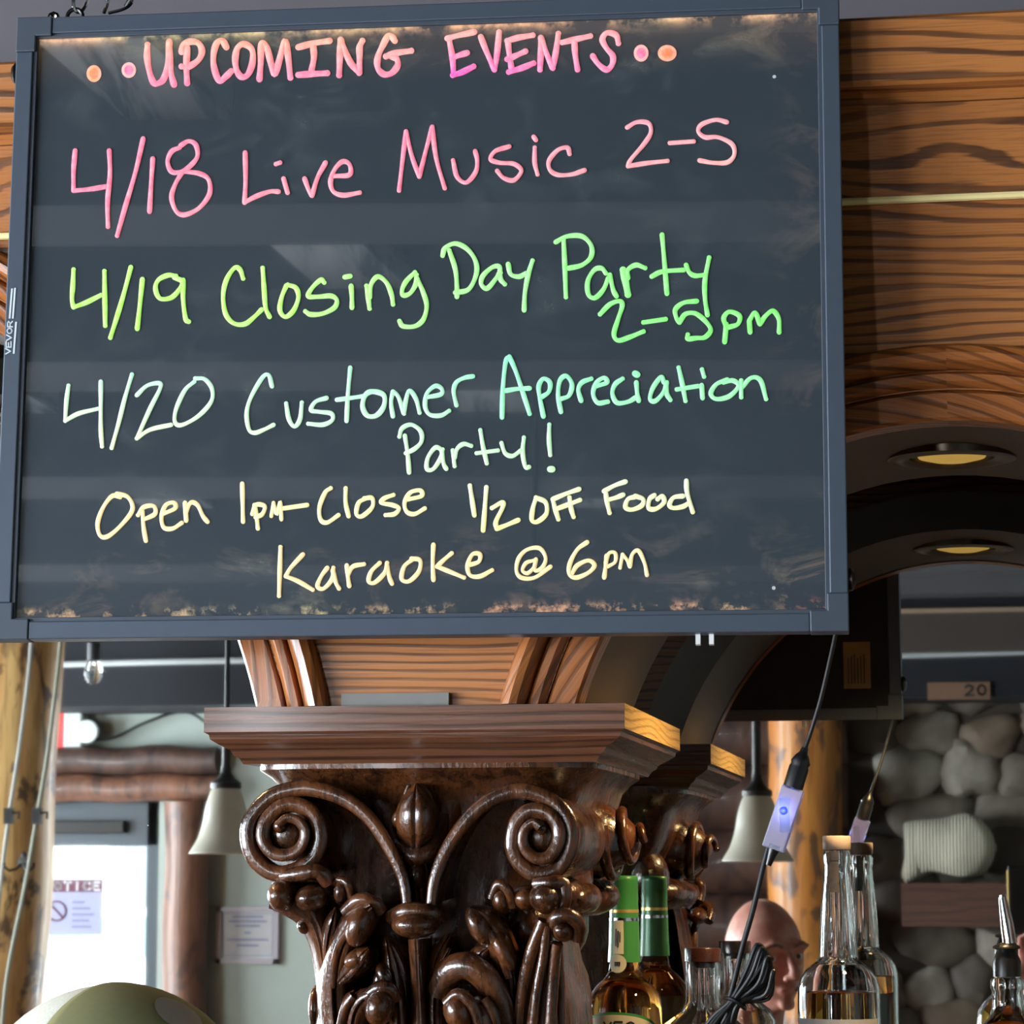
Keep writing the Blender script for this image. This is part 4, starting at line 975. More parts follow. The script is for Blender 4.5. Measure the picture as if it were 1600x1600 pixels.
# handwriting -------------------------------------------------------------------------------------
def write(name, label, blocks, yoff):
    cnt = 0; o = None
    for (ox, oy, sc_), width, (c0, c1, c2, c3), (X0, X1, Y0, Y1), strokes, dots in blocks:
        mbk = MB()
        C4 = [np.array(srgb(*c)) for c in (c0, c1, c2, c3)]       # left top, right top, left bottom, right bottom
        def colour(px, py):
            u = min(1, max(0, (px-X0)/(X1-X0))); v = min(1, max(0, (py-Y0)/(Y1-Y0)))
            return tuple((C4[0]*(1-u)+C4[1]*u)*(1-v)+(C4[2]*(1-u)+C4[3]*u)*v)
        for st_ in strokes:
            cnt += 1; w0 = width
            if isinstance(st_, tuple): w0, st_ = st_
            pts = smooth_path([(ox+a/sc_, oy+b/sc_) for a, b in st_], 7); N = len(pts)
            y = yoff-.00004*(cnt % 7)
            vs = []; fs = []; cs = []
            phs = RNG.uniform(0, 6)
            for i, p in enumerate(pts):
                a = pts[max(i-1, 0)]; b = pts[min(i+1, N-1)]; d = np.array(b)-np.array(a); L = np.hypot(*d) or 1; nx, ny = -d[1]/L, d[0]/L
                w_ = w0/2*(1+.10*math.sin(i*.45+phs))
                base = np.array(colour(p[0], p[1]))
                for t_ in (-1, -.5, 0, .5, 1):
                    q = on_board(p[0]+nx*w_*t_, p[1]+ny*w_*t_, y); vs.append((q.x, y-.0006*(1-t_*t_), q.z))
                    k_ = 1.0 if abs(t_) < .8 else .72
                    cs.append(tuple(base[:3]*k_)+(1,))
            fs = [(i*5+j, i*5+j+1, (i+1)*5+j+1, (i+1)*5+j) for i in range(N-1) for j in range(4)]
            for e_, sgn in ((0, -1), (N-1, 1)):                   # round ends
                p = np.array(pts[e_]); o2 = np.array(pts[min(1, N-1)] if e_ == 0 else pts[N-2]); d = (p-o2); d = d/(np.hypot(*d) or 1)
                b0 = len(vs); w_ = w0/2; ang0 = math.atan2(d[1], d[0])
                for k in range(9):
                    an = ang0-PI/2+PI*k/8; q = on_board(p[0]+w_*math.cos(an), p[1]+w_*math.sin(an), y); vs.append((q.x, y-.00005, q.z)); cs.append(tuple(np.array(colour(*p))[:3]*.8)+(1,))
                q = on_board(p[0], p[1], y); vs.append((q.x, y-.0006, q.z)); cs.append(colour(*p))
                fs += [(b0+9, b0+k, b0+k+1) for k in range(8)]
            mbk.add(vs, fs, 0, None, cs)
        for (dx, dy, rx_, ry_, ci, co_) in dots:
            cx, cy = ox+dx/sc_, oy+dy/sc_; vs = []; cs = []
            for ring_, cc in ((0, ci), (.55, ci), (.7, co_), (.92, co_), (1, tuple(int(x*.7) for x in co_))):
                for k in range(20):
                    an = 2*PI*k/20; q = on_board(cx+rx_/sc_*ring_*math.cos(an), cy+ry_/sc_*ring_*math.sin(an), yoff); vs.append((q.x, yoff-.0004*(1-ring_), q.z)); cs.append(srgb(*cc))
            mbk.add(vs, [(i*20+k, i*20+(k+1) % 20, (i+1)*20+(k+1) % 20, (i+1)*20+k) for i in range(4) for k in range(20)], 0, None, cs)
        o = mbk.build(name, M['ink'], board, True, 60, fix=False); o['label'] = label
    return o
PK = (246, 112, 140); PK2 = (240, 100, 170); OR = (255, 150, 120); LM = (178, 246, 104); GR = (120, 246, 112); SE = (176, 236, 196); MT = (128, 236, 178); YE = (250, 232, 160); PE = (252, 218, 150)
oc = (255, 112, 48); pc = (255, 176, 140); pk = (244, 96, 140)
b1 = ((120, 30, 4), 10, ((255, 156, 124), (255, 158, 126), (250, 110, 140), (246, 110, 160)), (220, 640, 60, 130),
 [[(442,160),(440,240),(455,330),(480,395),(510,400),(545,370),(570,270),(578,140)], [(578,140),(582,260),(590,340),(608,410)], [(690,400),(685,300),(690,180)], [(655,205),(665,160),(710,140),(760,150),(782,200),(760,255),(700,295),(655,295)],
  [(935,175),(910,135),(875,150),(855,220),(858,300),(890,385),(930,360),(965,325)], [(1045,155),(1005,180),(990,250),(1000,320),(1030,360),(1070,345),(1098,270),(1095,190),(1045,155)],
  [(1142,375),(1150,270),(1155,155),(1185,170),(1210,260),(1235,345),(1265,260),(1300,135),(1320,230),(1335,365)], [(1385,175),(1480,150),(1580,135)], [(1478,165),(1482,240),(1467,320)], [(1385,348),(1470,342),(1565,337)]],
 [(107,340,47,54,oc,(255,150,110)), (325,318,46,50,pk,(255,160,150))])
b1b = ((480, 20, 8), 10, ((255, 160, 130), (255, 170, 140), (250, 112, 140), (246, 120, 150)), (520, 650, 55, 120),
 [[(400,780),(408,560),(418,335)], [(418,335),(450,420),(540,620),(650,750)], [(650,750),(655,560),(655,430),(690,350)], [(1095,350),(1060,300),(1010,290),(950,400),(890,530),(875,640),(900,720),(970,770),(1060,750),(1130,660),(1120,580),(1050,540)], [(985,545),(1100,505),(1300,475)]], [])
b1c = ((680, 20, 4), 9.3, ((255, 160, 140), (252, 150, 150), (248, 80, 170), (250, 120, 160)), (690, 970, 50, 112),
 [[(90,180),(108,280),(115,385)], [(75,160),(150,140),(245,120)], [(110,280),(160,262),(200,250)], [(110,390),(170,370),(240,335)], [(285,150),(320,240),(370,355)], [(370,355),(385,270),(400,120)],
  [(455,180),(465,270),(480,360)], [(450,175),(520,155),(610,140)], [(450,290),(510,265),(565,240)], [(460,370),(540,345),(615,315)], [(655,355),(660,250),(660,155)], [(660,155),(690,240),(735,345)], [(735,345),(755,240),(770,130)],
  [(795,185),(880,165),(970,145)], [(870,175),(875,260),(890,355)], [(1145,190),(1130,140),(1075,125),(1045,165),(1070,220),(1110,270),(1105,325),(1070,355),(1020,320),(985,270)]],
 [(1287,252,47,54,pk,(255,160,150)), (1450,252,60,52,oc,(255,150,110))])
write('title_lettering', 'pink and orange heading lettering', [b1, b1b, b1c], .0055)
b2 = ((90, 190, 3.2), 7.6, (PK, PK, PK, (244, 150, 150)), (90, 590, 190, 390),
 [[(88,145),(80,240),(80,345)], [(80,345),(160,338),(240,325)], [(258,145),(262,260),(250,400),(252,525)], [(428,85),(390,250),(340,420),(298,570)], [(476,185),(468,310),(460,450)],
  [(610,130),(570,150),(550,200),(570,250),(620,250),(670,215),(700,170),(690,115),(655,98),(615,120)], [(625,250),(590,310),(570,380),(595,450),(640,465),(710,430),(760,360),(755,290),(710,260),(640,250)],
  [(938,155),(940,290),(935,405)], [(935,405),(990,375),(1060,350),(1105,350)], [(1130,285),(1150,355)], [(1092,212),(1112,205)], [(1235,285),(1255,340),(1272,370)], [(1272,370),(1300,280),(1340,205)],
  [(1385,272),(1460,265),(1460,215),(1425,200),(1385,240),(1365,300),(1380,350),(1430,368),(1510,355)]], [])
b2b = ((600, 160, 2.7586), 7.2, (PK, (246, 150, 160), PK, (238, 170, 150)), (600, 1180, 160, 320),
 [[(65,380),(80,250),(95,125)], [(95,125),(120,230),(152,320)], [(152,320),(180,210),(208,105)], [(208,105),(225,240),(262,370)], [(298,250),(315,320),(355,345),(395,300),(402,250),(393,210)], [(540,190),(480,210),(460,245),(500,260),(560,265),(592,295),(560,335),(515,325),(488,295)],
  [(650,195),(650,260),(662,310)], [(645,148),(655,162)], [(800,222),(790,195),(750,205),(712,250),(715,290),(750,312),(810,310),(865,292)], [(1048,108),(1090,85),(1140,90),(1150,130),(1120,180),(1065,245),(1052,275)], [(1052,275),(1130,262),(1222,252)], [(1232,175),(1335,168)],
  [(1478,85),(1430,75),(1370,95),(1355,125),(1385,150),(1440,150),(1500,180),(1510,225),(1480,258),(1420,260),(1360,250)]], [])
write('event_lettering', 'pink handwriting announcing live music', [b2, b2b], .0055)
b3 = ((90, 380, 4), 7.6, (LM, LM, (160, 240, 80), LM), (90, 490, 400, 540),
 [[(100,165),(95,270),(90,350),(100,400)], [(100,400),(180,370),(270,325)], [(293,175),(295,330),(298,515)], [(458,150),(410,330),(365,480),(330,590)], [(530,225),(515,380),(498,535)], [(740,205),(690,200),(630,230),(612,285),(640,345),(710,340),(760,290),(780,240),(730,215)], [(785,230),(785,350),(800,470),(820,490)],
  [(1160,220),(1140,165),(1105,155),(1055,230),(1035,330),(1050,440),(1100,500),(1170,505),(1230,460),(1275,415)], [(1282,155),(1290,270),(1300,400),(1325,460)], [(1430,265),(1400,340),(1390,420),(1425,460),(1475,420),(1505,340),(1490,280),(1440,260)]], [])
b3b = ((420, 360, 3.8095), 7.6, (LM, (150, 236, 140), (170, 246, 110), (150, 240, 130)), (420, 840, 370, 540),
 [[(330,310),(310,295),(260,340),(235,390),(290,395),(370,390),(405,415),(390,460),(320,495),(250,500),(218,482)], [(490,330),(495,400),(495,460)], [(452,278),(485,272)], [(582,330),(592,400),(600,465)], [(600,400),(610,320),(650,275),(700,310),(730,380),(740,440)],
  [(870,250),(820,300),(795,350),(800,385),(840,375),(875,320),(880,265)], [(885,290),(920,370),(940,450),(920,530),(870,570),(800,570),(778,540)], [(1075,120),(1110,230),(1120,330),(1120,395)], [(1035,150),(1050,105),(1110,78),(1180,110),(1230,180),(1235,260),(1190,350),(1110,370)],
  [(1380,250),(1370,215),(1330,220),(1275,270),(1265,320),(1300,345),(1350,290),(1375,250)], [(1375,240),(1380,290),(1405,320)], [(1425,200),(1440,260),(1490,275),(1530,255)], [(1570,180),(1545,260),(1525,370),(1520,475)]], [])
b3c = ((830, 350, 3.9024), 7.6, ((150, 240, 130), (140, 246, 120), GR, (116, 246, 100)), (830, 1230, 360, 540),
 [[(198,100),(205,250),(212,445)], [(150,110),(220,75),(310,75),(365,130),(365,200),(310,250),(225,270)], [(455,300),(430,270),(385,280),(345,350),(350,430),(390,450),(440,400),(470,330)], [(480,310),(500,400),(520,440)], (11, [(560,280),(575,350),(590,430)]), [(590,330),(590,280),(640,250),(695,268)],
  [(798,65),(810,200),(828,425)], [(735,320),(800,290),(930,280)], [(945,250),(965,295),(1000,315),(1060,310)], [(1085,205),(1060,340),(1060,450),(1075,555)], [(420,550),(480,490),(540,470),(555,500),(530,580),(505,670),(530,710),(600,690),(685,655)], [(685,600),(820,580)],
  [(1010,470),(930,480),(880,520),(885,570),(905,600)], [(905,600),(940,550),(1000,545),(1060,590),(1095,645),(1060,690),(1010,695),(955,700),(955,675)], [(1190,610),(1180,720)], [(1185,620),(1175,570),(1210,535),(1270,560),(1260,610),(1200,630)], [(1335,660),(1330,590)], [(1330,590),(1365,540),(1395,610)], [(1395,610),(1430,560),(1475,530),(1510,580),(1512,660)]], [])
write('event_lettering', 'lime green handwriting announcing a closing day party', [b3, b3b, b3c], .0055)
b4 = ((80, 570, 4), 6.8, (SE, SE, (226, 236, 180), (210, 240, 180)), (90, 480, 580, 700),
 [[(108,130),(95,230),(88,350)], [(88,350),(170,305),(290,275)], [(310,105),(310,250),(310,400),(318,510)], [(505,60),(460,210),(420,370),(378,520)], [(535,190),(600,130),(675,115),(680,150),(620,270),(535,460)], [(535,460),(620,405),(750,375)], [(895,105),(835,160),(780,280),(775,360),(820,375),(920,320),(1000,230),(1005,150),(960,90),(900,85)], [(1380,135),(1360,65),(1320,80),(1250,200),(1222,300),(1235,400),(1270,425),(1330,405),(1390,375)]], [])
b4b = ((430, 560, 3.478), 7, (SE, MT, (214, 240, 190), (200, 240, 180)), (430, 860, 580, 740),
 [[(60,245),(75,330),(105,370),(135,330),(145,240)], [(280,215),(220,235),(195,280),(240,290),(305,300),(310,335),(260,360),(180,355)], [(408,50),(395,200),(388,340)], [(335,225),(410,215),(480,205)], (8, [(530,180),(490,200),(475,260),(500,310),(550,310),(590,260),(590,200),(530,180)]), [(640,315),(630,240),(640,180)], [(640,180),(670,210),(700,300)], [(700,300),(710,230),(730,175),(765,220),(785,295)],
  [(830,210),(900,195),(905,165),(870,150),(825,190),(815,260),(840,305),(900,310),(945,285)], [(985,255),(970,180),(985,130),(1030,105),(1075,97)], [(705,420),(720,520),(728,620)], [(675,425),(690,380),(740,360),(790,395),(795,450),(760,490),(710,515)], [(905,495),(870,485),(830,540),(825,600),(860,600),(900,540),(910,495)], [(905,500),(915,570),(930,600)],
  [(965,500),(975,585)], [(975,540),(990,490),(1025,465),(1065,475)], [(1115,390),(1130,480),(1150,570)], [(1095,515),(1210,500)], [(1230,460),(1250,515),(1290,530),(1335,500)], [(1352,430),(1345,510),(1360,590),(1380,590)], [(1490,360),(1488,440),(1495,525)], (10, [(1494,602),(1506,602)])], [])
b4c = ((760, 540, 3.478), 7.4, (MT, (140, 240, 160), (150, 240, 180), (150, 250, 160)), (780, 1200, 550, 640),
 [[(85,390),(90,230),(105,90),(125,60)], [(125,60),(160,140),(200,260),(235,370)], [(105,245),(170,235),(235,232)], [(310,385),(290,280),(285,220),(310,180),(345,200),(340,250),(300,280)], [(405,360),(390,270),(400,190),(435,165),(465,210),(450,270),(405,290)], [(515,300),(500,240),(520,200),(570,180)], [(600,220),(655,200),(640,175),(600,200),(580,260),(605,310),(660,305)], [(740,180),(700,210),(685,260),(710,310),(770,305),(815,280)],
  [(815,200),(820,260),(828,300)], (10, [(808,152),(820,158)]), [(965,200),(950,170),(905,230),(890,290),(920,300),(965,250),(980,200)], [(980,200),(980,260),(1000,295)], [(1045,120),(1065,210),(1082,300)], [(1035,238),(1150,220)], [(1170,215),(1175,285)], [(1172,130),(1183,168)], [(1310,185),(1250,210),(1220,260),(1250,290),(1320,275),(1370,220),(1340,190),(1290,200)], [(1385,190),(1385,280)], [(1385,230),(1440,175),(1490,190),(1520,290)]], [])
write('event_lettering', 'sea green handwriting announcing a customer appreciation party', [b4, b4b, b4c], .0055)
b5 = ((130, 740, 2.857), 7, (PE, (244, 240, 160), PE, (244, 240, 160)), (150, 690, 740, 860),
 [[(165,105),(130,100),(90,150),(65,220),(75,275),(110,280),(170,230),(220,160),(200,105),(150,90)], [(265,170),(270,240),(280,300)], [(245,185),(270,150),(315,145),(320,180),(270,205)], [(355,180),(410,155),(405,130),(370,140),(350,190),(360,240),(400,245),(440,220)], [(455,130),(460,210)], [(460,170),(480,130),(510,140),(535,190),(555,215)], [(710,45),(712,130),(714,215)], [(765,140),(775,200),(780,245)], [(755,180),(770,140),(810,145),(800,180),(770,195)],
  (6, [(840,190),(850,130)]), (6, [(850,130),(865,180),(880,125),(885,205)]), [(895,155),(1000,140)], [(1105,65),(1080,85),(1055,150),(1060,205),(1090,218),(1140,185)], [(1172,65),(1172,130),(1185,190)], [(1265,110),(1230,130),(1220,180),(1245,190),(1290,150),(1290,110),(1255,110)], [(1385,95),(1345,110),(1330,130),(1380,140),(1410,155),(1390,180),(1350,185)], [(1450,115),(1510,100),(1505,75),(1460,85),(1435,130),(1445,170),(1480,180),(1525,155)]], [])
b5b = ((710, 740, 4), 7.4, ((236, 240, 190), (226, 240, 196), (246, 240, 140), (244, 240, 140)), (720, 1090, 750, 830),
 [[(97,75),(110,160),(125,260)], [(200,85),(190,220),(180,355)], [(235,215),(300,180),(300,215),(260,300),(265,345)], [(265,345),(330,320),(400,290)], [(510,155),(490,220),(485,290),(520,300),(575,250),(570,180),(510,150)], [(615,160),(630,220),(650,285)], [(615,160),(700,125),(780,97)], [(640,220),(720,190),(785,165)], [(720,150),(730,220),(745,270)], [(945,110),(955,180),(970,245)], [(935,110),(1000,75),(1070,50)], [(955,165),(1010,150),(1055,132)],
  [(1130,145),(1085,160),(1070,210),(1110,225),(1170,200),(1180,160),(1130,140)], [(1250,135),(1220,160),(1215,215),(1260,220),(1310,180),(1300,140),(1270,160)], [(1450,45),(1455,120),(1490,240)], [(1430,140),(1370,150),(1345,195),(1370,215),(1430,205),(1470,180)]], [])
b5c = ((420, 830, 2.623), 7, (PE, YE, PE, PE), (430, 1020, 840, 940),
 [[(48,65),(45,170),(42,265)], [(140,95),(90,150),(70,185)], [(70,185),(120,205),(180,240)], [(240,150),(215,185),(200,225),(225,235),(260,195),(265,150)], [(262,160),(275,210),(288,235)], [(320,140),(325,190),(330,225)], [(325,180),(345,145),(390,135)], [(455,130),(420,165),(410,205),(435,210),(475,170),(485,130)], [(485,140),(495,190),(505,215)], [(590,115),(555,145),(545,195),(575,205),(615,165),(620,120),(585,112)],
  [(675,55),(672,130),(675,200)], [(750,90),(715,120),(690,145)], [(690,145),(740,165),(800,190)], [(815,140),(860,125),(865,95),(835,95),(815,140),(825,180),(865,185),(915,160)], (6, [(1085,120),(1055,130),(1040,160),(1060,172),(1085,150),(1095,115)]), (6.5, [(1095,115),(1090,160),(1120,150),(1135,110),(1110,70),(1060,75),(1025,110),(1015,160),(1035,190),(1090,190),(1155,145)]),
  [(1305,45),(1265,75),(1235,130),(1232,175),(1260,190),(1310,170),(1335,140),(1310,120),(1265,140),(1245,170)], [(1385,100),(1380,150),(1375,190)], (6, [(1380,130),(1395,90),(1420,90),(1420,125),(1390,145)]), (6, [(1440,150),(1450,95)]), (6, [(1450,95),(1470,120),(1480,145)]), (6.4, [(1480,145),(1490,95),(1515,80),(1540,130),(1550,180)])], [])
write('event_lettering', 'pale yellow handwriting about opening hours and karaoke', [b5, b5b, b5c], .0055)
# chain at the board's top left corner
ch = empty('hanging_chain', SM @ Vector((-BW/2+.055, .014, BH/2)), 'silver chain holding up the top left corner of the board', 'chain')
o = ch.location; m = MB(); m.tube([(.0+.008*math.cos(a), 0, .004+.008*math.sin(a)) for a in np.linspace(0, 2*PI, 17)], .0022, 8); m.build('eye_hook', M['black'], ch)
d = (Vector((-.80, 2.62, CZ-.0))-o); d.normalize(); m = MB(); k = 0; Lk = .030; s_ = .012
m.tube([Vector((-.022, 0, .004))+Vector((.004*math.cos(a), 0, .004*math.sin(a))) for a in np.linspace(0, 2*PI, 9)], .003, 6)
a0 = d.orthogonal().normalized(); b0_ = d.cross(a0)
Lt = (Vector((-.80, 2.62, CZ))-o).length
while s_ < Lt:
    side = a0 if k % 2 == 0 else b0_; cc = d*(s_+Lk*.4)
    m.tube([cc+d*(Lk*.5*math.cos(a))+side*(.0075*math.sin(a)) for a in np.linspace(0, 2*PI, 17)], .0018, 6, caps=False); s_ += Lk*.78; k += 1
m.build('chain_links', M['chrome'], ch)
m = MB(); P = [(.03, 0, .006), (.035, -.004, .018), (.028, -.004, .03), (.036, 0, .036), (.05, .0, .03), (.058, .002, .018), (.052, 0, .010), (.035, 0, .006)]
m.tube([Vector(p) for p in smooth_path(P, 4)], .0018, 6); m.tube([Vector(p) for p in smooth_path([(.052, 0, .012), (.064, 0, .03), (.078, 0, .036), (.10, 0, .05)], 5)], .0016, 6)
m.build('twisted_wire', M['chrome'], ch)

# ------------------------------------------------------------------ the board's power cable
YC = 2.66
pc_ = lambda px, py, Y=YC: at(px, py, Y)
o = pc_(1306, 992, 2.62)
cab = empty('power_cable', o, 'black cable with glowing blue dimmer hanging from the board corner', 'cable')
def ob(P): return [Vector(p)-o for p in P]
cb_mat = plain('black cable rubber', (12, 12, 13), .55)
m = MB(); m.tube(ob([Vector(p) for p in smooth_path([pc_(1307, 984, 2.62), pc_(1297, 1030, 2.635), pc_(1283, 1090, 2.65), pc_(1268, 1140), pc_(1257, 1172)], 5)]), .0021, 10); m.build('cord', cb_mat, cab)
m = MB(); m.tube(ob([Vector(p) for p in smooth_path([pc_(1200, 1326), pc_(1192, 1356), pc_(1177, 1420), pc_(1160, 1480), pc_(1148, 1530), pc_(1140, 1560)], 5)]), .0027, 10); m.build('cord', cb_mat, cab)
def along(m, p, q, rads, n=14, flat=1.0):
    p, q = Vector(p), Vector(q); m.tube([p.lerp(q, t) for t, r in rads], [r for t, r in rads], n, flat=flat)
m = MB(); along(m, pc_(1258, 1168)-o, pc_(1238, 1234)-o, [(0, .003), (.12, .004), (.2, .0066), (.35, .0095), (.42, .0085), (.48, .0095), (.95, .0095), (1, .007)], 16, .8)
m.build('plug', M['black'], cab)
m = MB(); along(m, pc_(1211, 1320)-o, pc_(1200, 1352)-o, [(0, .0055), (.3, .0055), (.5, .0045), (1, .003)], 14); m.build('strain_relief', M['black'], cab)
n = NT('frosted clear dimmer case'); n.set(Base_Color=(.93, .94, 1, 1), Transmission_Weight=.8, Roughness=.25, IOR=1.2, Emission_Color=srgb(90, 100, 255), Emission_Strength=.05); M['dimmer'] = n.mat
m = MB(); A, B = pc_(1240, 1231)-o, pc_(1208, 1327)-o; ax = (B-A).normalized(); sd_ = Vector((0, 1, 0)).cross(ax).normalized(); vs = []
for p in (A, B):
    for u, w in ((-1, -1), (1, -1), (1, 1), (-1, 1)): vs.append(p+sd_*u*.0108+Vector((0, 1, 0))*w*.006)
m.add(vs, [(0, 1, 2, 3), (7, 6, 5, 4), (0, 4, 5, 1), (1, 5, 6, 2), (2, 6, 7, 3), (3, 7, 4, 0)]); dim = m.build('dimmer', M['dimmer'], cab, False, bevel=.0015)
m = MB(); L_ = pc_(1225, 1267)-o; m.blob(L_+Vector((0, -.0062, 0)), (.0038, .0018, .0038)); m.build('led', emit('blue led', (20, 30, 255), 6), dim)
m = MB(); m.solid(L_.x-.004, L_.x+.0055, L_.y-.001, L_.y+.001, L_.z-.02, L_.z+.012); m.build('circuit_board', plain('pale circuit board', (200, 205, 235), .5), dim, False)
pl_ = bpy.data.lights.new('led_glow', 'POINT'); pl_.energy = .03; pl_.color = (.2, .25, 1); pl_.shadow_soft_size = .004; po_ = bpy.data.objects.new('led_glow', pl_); COL.objects.link(po_); po_.location = o+L_+Vector((0, -.013, 0))
# cable folded and tied
m = MB(); tie = pc_(1149, 1566, 2.655)
for k in range(9):
    u = (k-4)/4.0; t1 = pc_(1193+7*u, 1490+16*abs(u)*.5+u*16, 2.655+.012*math.sin(k*2.1)); t2 = pc_(1100+16*u, 1640+10*u, 2.655+.010*math.cos(k*1.7))
    mid = tie+Vector((u*.004, .004*math.sin(k*2.5), -u*.002)); off = Vector((u*.010+.004, 0, u*-.012))
    loop = [t2, t2.lerp(mid, .55)+off*.2, mid, mid.lerp(t1, .5)+off*.45+Vector((.004, 0, -.002)), t1+off*.3, t1+Vector((.004, .006, -.006)), mid.lerp(t1, .5)+off*.5+Vector((.006, .007, -.005)), mid+Vector((0, .007, 0)), t2.lerp(mid, .5)+Vector((0, .008, 0)), t2+Vector((.004, .008, 0))]
    m.tube(ob([Vector(p) for p in smooth_path(loop, 5)]), .0021, 8)
m.build('folded_loops', cb_mat, cab)
m = MB(); ax = (pc_(1180, 1500)-pc_(1110, 1640)).normalized(); s1 = ax.orthogonal().normalized(); s2 = ax.cross(s1)
m.tube([tie-o+Vector((0, .003, 0))+s1*.0105*math.cos(a)+s2*.0105*math.sin(a)+ax*.0015*math.sin(a*2) for a in np.linspace(0, 2*PI, 21)], .0019, 8); m.build('twist_tie', M['black'], cab)

# ------------------------------------------------------------------ bottles on the ledge
LZ = 1.4055
def bprof(px, Y, rows):                         # rows (py, full width px) -> (r, z) from the top down
    d = at(px, 1400, Y); dd = (np.array([d.x, d.y, d.z-H]) @ fw)
    return [(w/2*dd/F, at(px, py, Y).z) for py, w in rows]
def gb(name, prof, c, mat, parent, n=40, caps=False, flute=0):
    m = MB(); P = [(r, z-c.z) for r, z in prof]; m.lathe(P, (0, 0, 0), n, caps=caps)
    if flute:
        k, amp, z0, z1 = flute
        for i, v in enumerate(m.v):
            zz = v[2]+c.z
            if z0 < zz < z1:
                a = math.atan2(v[1], v[0]); f_ = 1-amp*(abs(math.sin(a*k/2)))**2*min(1, (zz-z0)/.01, (z1-zz)/.01); m.v[i] = (v[0]*f_, v[1]*f_, v[2])
    return m.build(name, mat, parent, True, 60)
def base_rows(prof, zb=LZ):
    r = prof[-1][0]; return prof+[(r, zb+.012), (r*.94, zb+.002), (r*.8, zb), (0, zb)]
# whiskey bottle with the green capsule
Y1 = 3.18; c = at(975, 1400, Y1); c.z = LZ
b = empty('whiskey_bottle', c, 'green capped amber whiskey bottle with cream label on the ledge', 'bottle')
pr = bprof(975, Y1, [(1498, 45), (1518, 50), (1526, 58), (1540, 88), (1556, 112), (1575, 119), (1620, 120)])
gb('glass', base_rows([(0.0, pr[0][1])]+pr), c, M['green_glass'], b)
pr = bprof(975, Y1, [(1368, 0), (1368, 38), (1370, 43), (1376, 44), (1377, 43), (1384, 44.5), (1385, 43.5), (1392, 45), (1393, 44), (1405, 45), (1407, 44), (1424, 45), (1436, 45.5), (1436, 46.5), (1470, 48), (1503, 51.5)])
M['green_foil'] = plain('green foil capsule', (62, 140, 74), .35, var=.06); gb('capsule', pr, c, M['green_foil'], b)
pr = bprof(975, Y1, [(1421, 45.8), (1422.5, 45.9), (1425, 45.9), (1426, 45.8)]); gb('gold_band', pr, c, M['brass'], b)
pr = bprof(975, Y1, [(1434, 47), (1436, 47.2), (1439, 47.2)]); gb('silver_band', pr, c, M['chrome'], b)
def wrap_patch(m, c, zf, rf, a0, a1, z0, z1, n=8, nz=6, mi=0):
    vs = []
    for i in range(nz+1):
        z = z0+(z1-z0)*i/nz
        for k in range(n+1):
            a = a0+(a1-a0)*k/n; r = rf(z); vs.append((r*math.sin(a), -r*math.cos(a), z-c.z))
    m.add(vs, [(i*(n+1)+k, i*(n+1)+k+1, (i+1)*(n+1)+k+1, (i+1)*(n+1)+k) for i in range(nz) for k in range(n)], mi)
zz = lambda py: at(975, py, Y1).z
rcap = lambda z: np.interp(z, [zz(1503), zz(1436)], [.0193, .0172])
m = MB(); wrap_patch(m, c, None, rcap, -.62, .10, zz(1490), zz(1438)); m.build('neck_label', M['paper'], b, True, fix=False)
m = MB(); vs = [(0, 0, 0)]; zc_ = zz(1505); rr = .0102
for ring_ in (.5, 1.0):
    for k in range(24):
        a = 2*PI*k/24; dz = rr*ring_*math.sin(a); ang = -.26+rr*ring_*math.cos(a)/.0197; r_ = .0208; vs.append((r_*math.sin(ang), -r_*math.cos(ang), zc_+dz-c.z))
vs[0] = (.0208*math.sin(-.26), -.0208*math.cos(-.26), zc_-c.z)
m.add(vs, [(0, 1+k, 1+(k+1) % 24) for k in range(24)]+[(1+k, 25+k, 25+(k+1) % 24, 1+(k+1) % 24) for k in range(24)]); m.build('seal', M['paper'], b, True, fix=False)
m = MB()
for (a0, a1, y0, y1) in ((-.44, -.36, 1451, 1478), (-.30, -.22, 1454, 1480), (-.16, -.10, 1456, 1472)): wrap_patch(m, c, None, lambda z: rcap(z)+.0003, a0, a1, zz(y1), zz(y0), 2, 3)
for k in range(3): wrap_patch(m, c, None, lambda z: .0211, -.42+k*.12, -.34+k*.12, zz(1509), zz(1502), 2, 2)
m.build('neck_print', M['ink_black'], b, True, fix=False)
RB = bprof(975, Y1, [(1600, 120.5)])[0][0]
def arched(m, a0, a1, ztop, zside, zb, r, n=24, nz=8):
    vs = []
    for k in range(n+1):
        u = -1+2*k/n; a = a0+(a1-a0)*k/n; zt_ = zside+(ztop-zside)*math.sqrt(max(0, 1-u*u)); zt_ = max(zt_, zb+.001)
        for i in range(nz+1):
            z = zb+(zt_-zb)*i/nz; rr_ = np.interp(z, [zz(1600), zz(1575), zz(1565)], [r, r-.0004, r-.0016]); vs.append((rr_*math.sin(a), -rr_*math.cos(a), z-c.z))
    m.add(vs, [(k*(nz+1)+i, (k+1)*(nz+1)+i, (k+1)*(nz+1)+i+1, k*(nz+1)+i+1) for k in range(n) for i in range(nz)])
m = MB(); arched(m, -1.35, 1.15, zz(1579), zz(1612), LZ+.02, RB+.0003); m.build('label_border', M['green_foil'], b, True, fix=False)
m = MB(); arched(m, -1.29, 1.09, zz(1583), zz(1615), LZ+.024, RB+.0006); lb = m.build('label', plain('cream bottle label', (208, 202, 182), .6, var=.04), b, True, fix=False)
m = MB()
